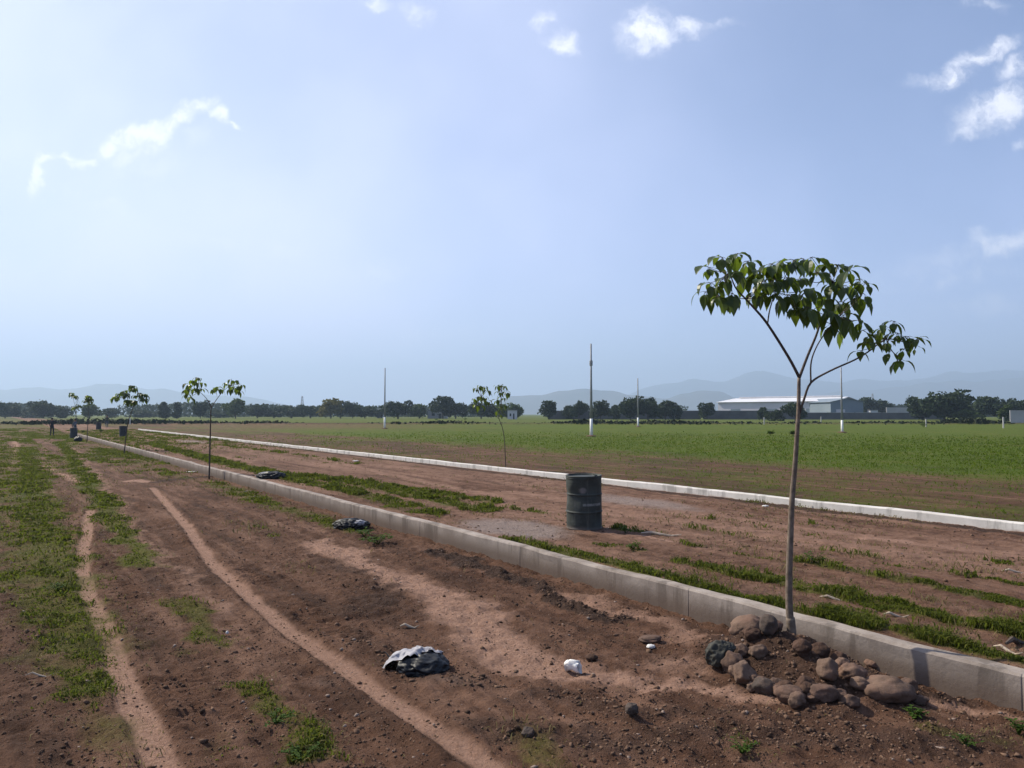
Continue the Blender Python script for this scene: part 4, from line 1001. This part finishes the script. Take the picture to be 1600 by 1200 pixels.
def far_tree(px, ytop, ybase, wpx, kind, label, var=0, leafm='far_leaf', Y=None):
    b = gp(px, ybase, .0) if Y is None else None
    Yd = b.y if b is not None else Y
    p = at(px, ybase, Yd); p.z = -.05
    hgt = at(px, ytop, Yd).z - p.z; wid = wpx * Yd / F
    e = empty('tree', p, label, 'tree', 'trees along the back of the fields')
    key = (kind, var, leafm)
    if key not in LM:
        me = PR[kind][var].copy(); me.name = 'crown'; me.materials.append(M[leafm]); LM[key] = me
    sw = wid
    for nm, me in (('trunk', TRK[kind]), ('crown', LM[key])):
        o = bpy.data.objects.new(nm, me); col.objects.link(o); o.parent = e; o.scale = (sw, sw, hgt * 1.03)
    e.rotation_euler.z = (px * 1.7) % 6.28
    return e
# px, top, width px, kind, distance m, label
FT = [
 (8, 628, 30, 'round', 330, 'dark tree cut by the left photo edge in the far treeline'),
 (40, 638, 36, 'bush', 340, 'low dark bush between the left edge tree and the broad clump beyond it'),
 (68, 627, 36, 'wide', 320, 'broad dark tree above and left of the leftmost person'),
 (94, 636, 30, 'bush', 330, 'low rounded tree just left of the farthest sapling'),
 (140, 632, 26, 'round', 300, 'pointed green tree behind the small narrow sapling'),
 (172, 638, 34, 'bush', 360, 'low flat bush left of the broad crowned sapling'),
 (222, 640, 40, 'bush', 380, 'low flat bush right of the broad crowned sapling'),
 (256, 629, 14, 'tall', 300, 'small spiky tree midway between the second and third saplings'),
 (277, 630, 11, 'tall', 300, 'thin wispy tree left of the second nearest sapling'),
 (313, 627, 20, 'round', 310, 'loose tree seen through the fork of the second nearest sapling'),
 (340, 640, 40, 'bush', 360, 'low bush at the foot of the sky right of the second nearest sapling trunk'),
 (368, 624, 26, 'round', 300, 'rounded green tree below the right leaf cluster of the second sapling'),
 (402, 632, 26, 'round', 330, 'small tree at the left end of the long dark clump'),
 (428, 637, 34, 'wide', 340, 'low tree second in the long dark clump'),
 (455, 633, 34, 'wide', 330, 'even topped tree below the lattice mast'),
 (485, 634, 36, 'wide', 330, 'even topped tree left of the yellowish tree'),
 (517, 624, 30, 'round', 310, 'yellowish topped tree, tallest of the long left clump'),
 (532, 627, 26, 'round', 320, 'dark tree touching the right side of the yellowish tree'),
 (551, 628, 18, 'round', 320, 'dark pointed tree left of the leftmost pole'),
 (570, 634, 28, 'wide', 320, 'low dark tree nearest the leftmost pole on its left'),
 (592, 640, 24, 'bush', 330, 'small low bush right behind the leftmost pole'),
 (622, 627, 40, 'wide', 280, 'dense dome shaped tree just right of the leftmost pole'),
 (655, 632, 24, 'round', 300, 'paler ragged tree right of the dome shaped tree'),
 (692, 620, 30, 'round', 290, 'tall dark tree left of the two column sapling'),
 (712, 629, 32, 'wide', 290, 'dark domed tree joined to the tall one left of the two column sapling'),
 (752, 629, 30, 'round', 280, 'dark reddish tree behind the left leaf column'),
 (784, 632, 24, 'round', 280, 'green tree behind the right leaf column'),
 (806, 631, 20, 'round', 270, 'small lighter green tree right of the two column sapling'),
 (858, 627, 26, 'round', 250, 'round dark tree halfway between the two column sapling and the tallest pole'),
 (888, 634, 22, 'bush', 260, 'low dark tree left of the tallest pole'),
 (905, 628, 26, 'wide', 250, 'broad loose tree touching the left side of the tallest pole'),
 (938, 627, 24, 'round', 240, 'dark tree touching the right side of the tallest pole'),
 (962, 633, 24, 'bush', 250, 'low tree between the tallest pole and the smallest pole'),
 (985, 621, 30, 'round', 230, 'tall dark tree just left of the smallest pole'),
 (1012, 623, 34, 'wide', 230, 'big dark tree directly behind and right of the smallest pole'),
 (1040, 627, 32, 'round', 240, 'dark tree at the right end of the clump by the smallest pole'),
 (1058, 634, 16, 'bush', 240, 'low tree closing the right end of the clump by the smallest pole'),
 (1105, 630, 22, 'round', 250, 'lone round tree at the left end of the white roof'),
 (1192, 637, 14, 'round', 210, 'little dark tree in front of the white roof'),
 (1243, 630, 34, 'wide', 190, 'dark tree right behind the nearest sapling trunk'),
 (1210, 641, 22, 'bush', 195, 'low bush just left of the nearest sapling trunk'),
 (1356, 622, 28, 'round', 330, 'dark tree touching the right end of the blue grey shed'),
 (1375, 625, 28, 'round', 330, 'second dark tree right of the blue grey shed'),
 (1405, 632, 44, 'wide', 520, 'low distant tree between the shed trees and the big tree at right'),
 (1442, 621, 40, 'wide', 215, 'ragged tree on the left shoulder of the big tree at right'),
 (1476, 612, 52, 'round', 205, 'big ragged dark tree, tallest of the treeline at right'),
 (1500, 626, 26, 'round', 210, 'lower tree on the right shoulder of the big ragged tree'),
 (1535, 621, 40, 'round', 220, 'dense round tree right of the big ragged tree'),
 (1566, 622, 34, 'round', 225, 'dark round tree second from the right photo edge'),
 (1592, 626, 34, 'round', 230, 'dark tree cut by the right photo edge'),
 (1572, 634, 18, 'tall', 185, 'paler green shrub before the wall at the right edge'),
 (1510, 640, 30, 'bush', 200, 'pale dry shrub in front of the gap right of the big ragged tree'),
]
for i, (px, yt, wd, kind, Y, lb) in enumerate(FT):
    lm = 'far_leaf'
    if 'yellowish topped' in lb: lm = 'far_leaf_yellow'
    elif 'green' in lb or 'paler' in lb or 'pale dry' in lb: lm = 'far_leaf_green'
    far_tree(px, yt, 652, wd * 1.3, kind, lb, i % 3, lm, Y)
# distant wood that reads as one mass behind the single trees
V_ = []; rgw = np.random.default_rng(4)
nb = 60000; X = rgw.uniform(-420, 520, nb); Yw = 470 + rgw.uniform(-8, 25, nb)
hh = 2.6 + 4.6 * fbm(X, X * 0, .02, 4, 77) + 1.2 * fbm(X, X * 0, .12, 2, 78)
hh = hh * np.where(X < 0, 1.35, 1.0)
gap = fbm(X, X * 0, .008, 2, 81) > .30
Z = rgw.uniform(0, 1, nb) ** .8 * hh; C = np.stack([X, Yw, Z], 1)[gap]; m_ = len(C)
a = rgw.normal(0, 1, (m_, 3)); b = rgw.normal(0, 1, (m_, 3))
q = np.stack([C - a * .5, C + b * .4, C + a * .5, C - b * .4], 1).reshape(-1, 3)
tag(link('distant_wood', npmesh('distant_wood', q, np.arange(m_ * 4), 4), M['far_leaf']), 'low dark distant wood along the horizon behind the single trees', 'wood', None, 'stuff')

# ------------------------------------------------------------------ background: walls and sheds
def wall(x0, x1, yt, Y0_, Y1_, label, mt, th=.25, name='wall', posts=True):
    a = at(x0, 650, Y0_); b = at(x1, 650, Y1_); a.z = b.z = 0; h = at((x0 + x1) / 2, yt, (Y0_ + Y1_) / 2).z
    e = empty(name, a, label, 'wall'); d_ = b - a; L = d_.length; rz = math.atan2(d_.y, d_.x); mb = MB()
    mb.box((L / 2, 0, h / 2 - .2), (L, th, h + .4)); mb.build('panel', M[mt], e)
    mb = MB(); mb.box((L / 2, 0, h + .06), (L, th + .12, .12)); mb.build('coping', M['wall_pale'], e)
    if posts:
        k = 0
        while k < L: mb = MB(); mb.box((k + .2, -.02, h / 2), (.35, th + .16, h + .25)); mb.build('post', M['wall_pale' if mt == 'wall_pale' else 'wall_grey'], e); k += 9
    e.rotation_euler.z = rz; return e
wall(856, 1095, 642, 262, 258, 'long grey block wall behind the poles at centre right', 'wall_grey')
wall(1098, 1245, 642, 256, 252, 'grey block wall in front of the long white roof', 'wall_grey')
wall(1250, 1475, 645, 250, 248, 'low dark block wall in front of the blue grey shed', 'wall_grey')
wall(1578, 1640, 642, 150, 148, 'pale concrete wall at the right photo edge', 'wall_pale', posts=False)
wall(1385, 1420, 637, 300, 300, 'pale wall strip between the shed trees and the big tree', 'wall_pale', posts=False)
# warehouse
def warehouse():
    Yn = 300; a = at(1122, 640, Yn); b = at(1300, 640, Yn - 30); a.z = b.z = 0
    e = empty('warehouse', a, 'long white roofed warehouse behind the grey wall at right', 'warehouse')
    d_ = b - a; L = d_.length; e.rotation_euler.z = math.atan2(d_.y, d_.x)
    eave = at(1122, 628.5, Yn).z; ridge = at(1210, 622, Yn).z; W_ = 34
    mb = MB(); mb.add([(0, 0, 0), (L, 0, 0), (L, W_, 0), (0, W_, 0), (0, 0, eave), (L, 0, eave), (L, W_, eave), (0, W_, eave), (0, W_ / 2, ridge), (L, W_ / 2, ridge)],
                      [(0, 1, 5, 4), (1, 2, 6, 9, 5), (2, 3, 7, 6), (3, 0, 4, 8, 7)]); mb.build('wall', M['clad_pale'], e)
    mb = MB(); o_ = .6
    for (y0, z0, y1, z1) in ((-o_, eave - .1, W_ / 2, ridge + .05), (W_ + o_, eave - .1, W_ / 2, ridge + .05)):
        mb.add([(-o_, y0, z0 + .1), (L + o_, y0, z0 + .1), (L + o_, y1, z1 + .1), (-o_, y1, z1 + .1), (-o_, y0, z0), (L + o_, y0, z0), (L + o_, y1, z1), (-o_, y1, z1)], [(0, 1, 2, 3), (7, 6, 5, 4), (0, 4, 5, 1), (1, 5, 6, 2), (3, 7, 4, 0)])
    mb.build('roof', M['roof_white'], e)
    mb = MB(); mb.box((L / 2, W_ / 2, ridge + .45), (L * .92, 2.2, .5)); mb.build('ridge_vent', M['roof_white'], e)
    for k in range(3): mb = MB(); mb.box((L * (k + .5) / 3, -.03, 2.0), (4, .08, 4.0)); mb.build('door', M['clad_blue'], e)
    Y2 = 262; a = at(1298, 640, Y2); b = at(1349, 640, Y2 + 2); a.z = b.z = 0
    e = empty('shed', a, 'blue grey gabled shed standing at the right end of the white roof', 'shed'); d_ = b - a; L = d_.length; e.rotation_euler.z = math.atan2(d_.y, d_.x)
    e1 = at(1298, 628, Y2).z; rd = at(1324, 622.5, Y2).z; W_ = 25
    mb = MB(); mb.add([(0, 0, 0), (L, 0, 0), (L, W_, 0), (0, W_, 0), (0, 0, e1), (L, 0, e1), (L, W_, e1), (0, W_, e1), (L / 2, 0, rd), (L / 2, W_, rd)],
                      [(0, 1, 5, 8, 4), (1, 2, 6, 5), (2, 3, 7, 9, 6), (3, 0, 4, 7)]); mb.build('wall', M['clad_blue'], e)
    mb = MB()
    for (x0, x1) in ((-.5, L / 2), (L + .5, L / 2)):
        za = e1 - .12; mb.add([(x0, -.4, za), (x1, -.4, rd + .04), (x1, W_ + .4, rd + .04), (x0, W_ + .4, za), (x0, -.4, za + .14), (x1, -.4, rd + .18), (x1, W_ + .4, rd + .18), (x0, W_ + .4, za + .14)], [(0, 1, 2, 3), (7, 6, 5, 4), (0, 4, 5, 1), (0, 3, 7, 4), (3, 2, 6, 7)])
    mb.build('roof', M['clad_blue'], e)
    mb = MB(); mb.box((L * .3, -.03, 1.8), (3.4, .08, 3.6)); mb.build('door', M['clad_pale'], e)
warehouse()
def house(px0, px1, yt, Y, label, wm='wall_pale', rm='wall_grey'):
    a = at(px0, 650, Y); b = at(px1, 650, Y); L = b.x - a.x; h = at(px0, yt, Y).z; W_ = L * .8
    e = empty('house', (a.x, Y, 0), label, 'house'); mb = MB(); mb.box((L / 2, W_ / 2, h / 2), (L, W_, h)); mb.build('wall', M[wm], e)
    mb = MB(); mb.box((L / 2, W_ / 2, h + .12), (L + .5, W_ + .5, .24)); mb.build('roof', M[rm], e)
    mb = MB(); mb.box((L * .3, -.03, h * .5), (L * .16, .08, h * .3)); mb.build('window', M['window_dark'], e)
    mb = MB(); mb.box((L * .65, -.03, 1.05), (L * .14, .08, 2.1)); mb.build('door', M['window_dark'], e); return e
house(668, 698, 641, 300, 'small pale house between the dome shaped tree and the tall dark tree')
house(588, 600, 638, 380, 'tiny pale house left of the leftmost pole', 'clad_pale')
house(793, 808, 641, 260, 'small white house end right of the two column sapling', 'clad_pale')
house(1360, 1372, 641, 280, 'small white hut right of the blue grey shed', 'roof_white')
# lattice mast
def mast(px, yt, Y, w0, label):
    b = at(px, 650, Y); b.z = 0; h = at(px, yt, Y).z; e = empty('lattice_mast', b, label, 'mast'); legs = MB(); br = MB()
    for i in (-1, 1):
        for j in (-1, 1): legs.tube([(i * w0, j * w0, 0), (i * w0 * .25, j * w0 * .25, h)], [.16, .08], 5)
    for k in range(7):
        z0, z1 = h * k / 7, h * (k + 1) / 7; a0 = w0 * (1 - .75 * k / 7); a1 = w0 * (1 - .75 * (k + 1) / 7)
        for j in (-1, 1):
            br.tube([(-a0, j * a0, z0), (a1, j * a1, z1)], [.07, .07], 4); br.tube([(a0, j * a0, z0), (-a1, j * a1, z1)], [.07, .07], 4)
            br.tube([(j * a0, -a0, z0), (j * a1, a1, z1)], [.07, .07], 4)
    legs.build('legs', M['steel'], e); br.build('bracing', M['steel'], e)
mast(472, 619, 600, 1.6, 'thin lattice mast rising above the long left tree clump')
mast(1364, 615, 700, 1.8, 'faint lattice mast above the trees right of the blue grey shed')
# posts of the wire fence at right
for i, (px, yt, yb) in enumerate(((1194, 652, 663), (1283, 651, 661), (1447, 655, 667), (1568, 652, 669))):
    b = put(px, yb, .1); h = at(px, yt, b.y).z - b.z; mb = MB(); mb.box((0, 0, h / 2), (.13, .13, h)); mb.lathe([(.06, h), (.0, h + .06)], 4, cap=(False, False))
    lb = ['short pale post below the little tree in front of the white roof', 'short pale post between the nearest sapling trunk and the shed pole', 'short white post below the big ragged tree', 'whitewashed post before the paler green shrub at the right edge'][i]
    tag(mb.build('fence_post', M['wall_pale'], None, b), lb, 'post', 'short posts at the back of the green field')
for (px, py, a, lb) in ((1204, 681, .35, 'dark weed clump in the green field left of the trunk'), (1239, 682, .35, 'dark weed clump in the green field touching the trunk'), (682, 658, .5, 'dark upright bush at the bank below the tall dark tree'), (727, 657, .6, 'dark upright bush at the bank left of the two column sapling'), (1443, 668, .5, 'dark weed clump beside the short white post')):
    weed(px, py, a, a * 1.5, 150, px, lb, .1, .22)

# ------------------------------------------------------------------ hills
def hills(name, pts, Y, thick, seed):
    V_ = []; Fc = []; xs = []
    for i in range(len(pts) - 1):
        k = max(2, int((pts[i + 1][0] - pts[i][0]) / 6))
        for j in range(k): t = j / k; t2 = t * t * (3 - 2 * t); xs.append((pts[i][0] + (pts[i + 1][0] - pts[i][0]) * t, pts[i][1] + (pts[i + 1][1] - pts[i][1]) * t2))
    xs.append(pts[-1]); nr = 14
    for (px, py) in xs:
        c = at(px, py, Y)
        for r in range(nr + 1):
            f = r / nr * 2 - 1; pf = (1 - abs(f)) ** 1.15
            y = Y + f * thick; nz = mn.fractal(Vector((c.x / 520, y / 520, seed)), 1.0, 2.1, 5)
            V_.append((c.x * y / Y if False else c.x, y, max(-3, c.z * pf * (1 + .10 * nz) + 14 * nz * (1 - abs(f)) * (c.z / 240) - 2)))
    n = nr + 1
    for i in range(len(xs) - 1):
        for r in range(nr): Fc.append((i * n + r, (i + 1) * n + r, (i + 1) * n + r + 1, i * n + r + 1))
    me = bpy.data.meshes.new(name); me.from_pydata(V_, [], Fc); me.update(); return tag(link(name, me, M['hill'], smooth=True), kind='structure')
hills('hills_near', [(760, 640), (800, 618), (840, 614), (880, 608), (915, 605), (945, 609), (990, 617), (1040, 624), (1070, 616), (1095, 611), (1125, 612), (1150, 622), (1200, 636)], 4600, 700, 2)
hills('hills_middle', [(-300, 618), (-100, 606), (0, 609), (60, 604), (120, 606), (180, 600), (240, 606), (300, 612), (380, 620), (470, 634)], 6800, 900, 5)
hills('hills_right', [(1180, 634), (1260, 618), (1330, 612), (1400, 606), (1450, 600), (1500, 596), (1560, 592), (1640, 586), (1800, 580), (2000, 590)], 6400, 900, 7)
hills('hills_far', [(940, 626), (1040, 600), (1110, 592), (1180, 584), (1230, 588), (1290, 596), (1370, 594), (1450, 588), (1540, 580), (1620, 576), (1750, 572), (1950, 590)], 8300, 900, 9)

# ------------------------------------------------------------------ haze
mb = MB(); mb.box((0, 0, 308), (19400, 19400, 620)); hm = bpy.data.materials.new('haze_air'); hm.use_nodes = True; hm.node_tree.nodes.clear(); q = NT(hm.node_tree)
pv = q.n('ShaderNodeVolumePrincipled', {'Color': (.57, .76, 1.0, 1), 'Density': 0.00027, 'Anisotropy': .2})
q.n('ShaderNodeOutputMaterial', {'Volume': pv.outputs[0]})
hz = mb.build('haze', hm); tag(hz, 'pale blue haze filling the air over the fields', 'haze', None, 'stuff')
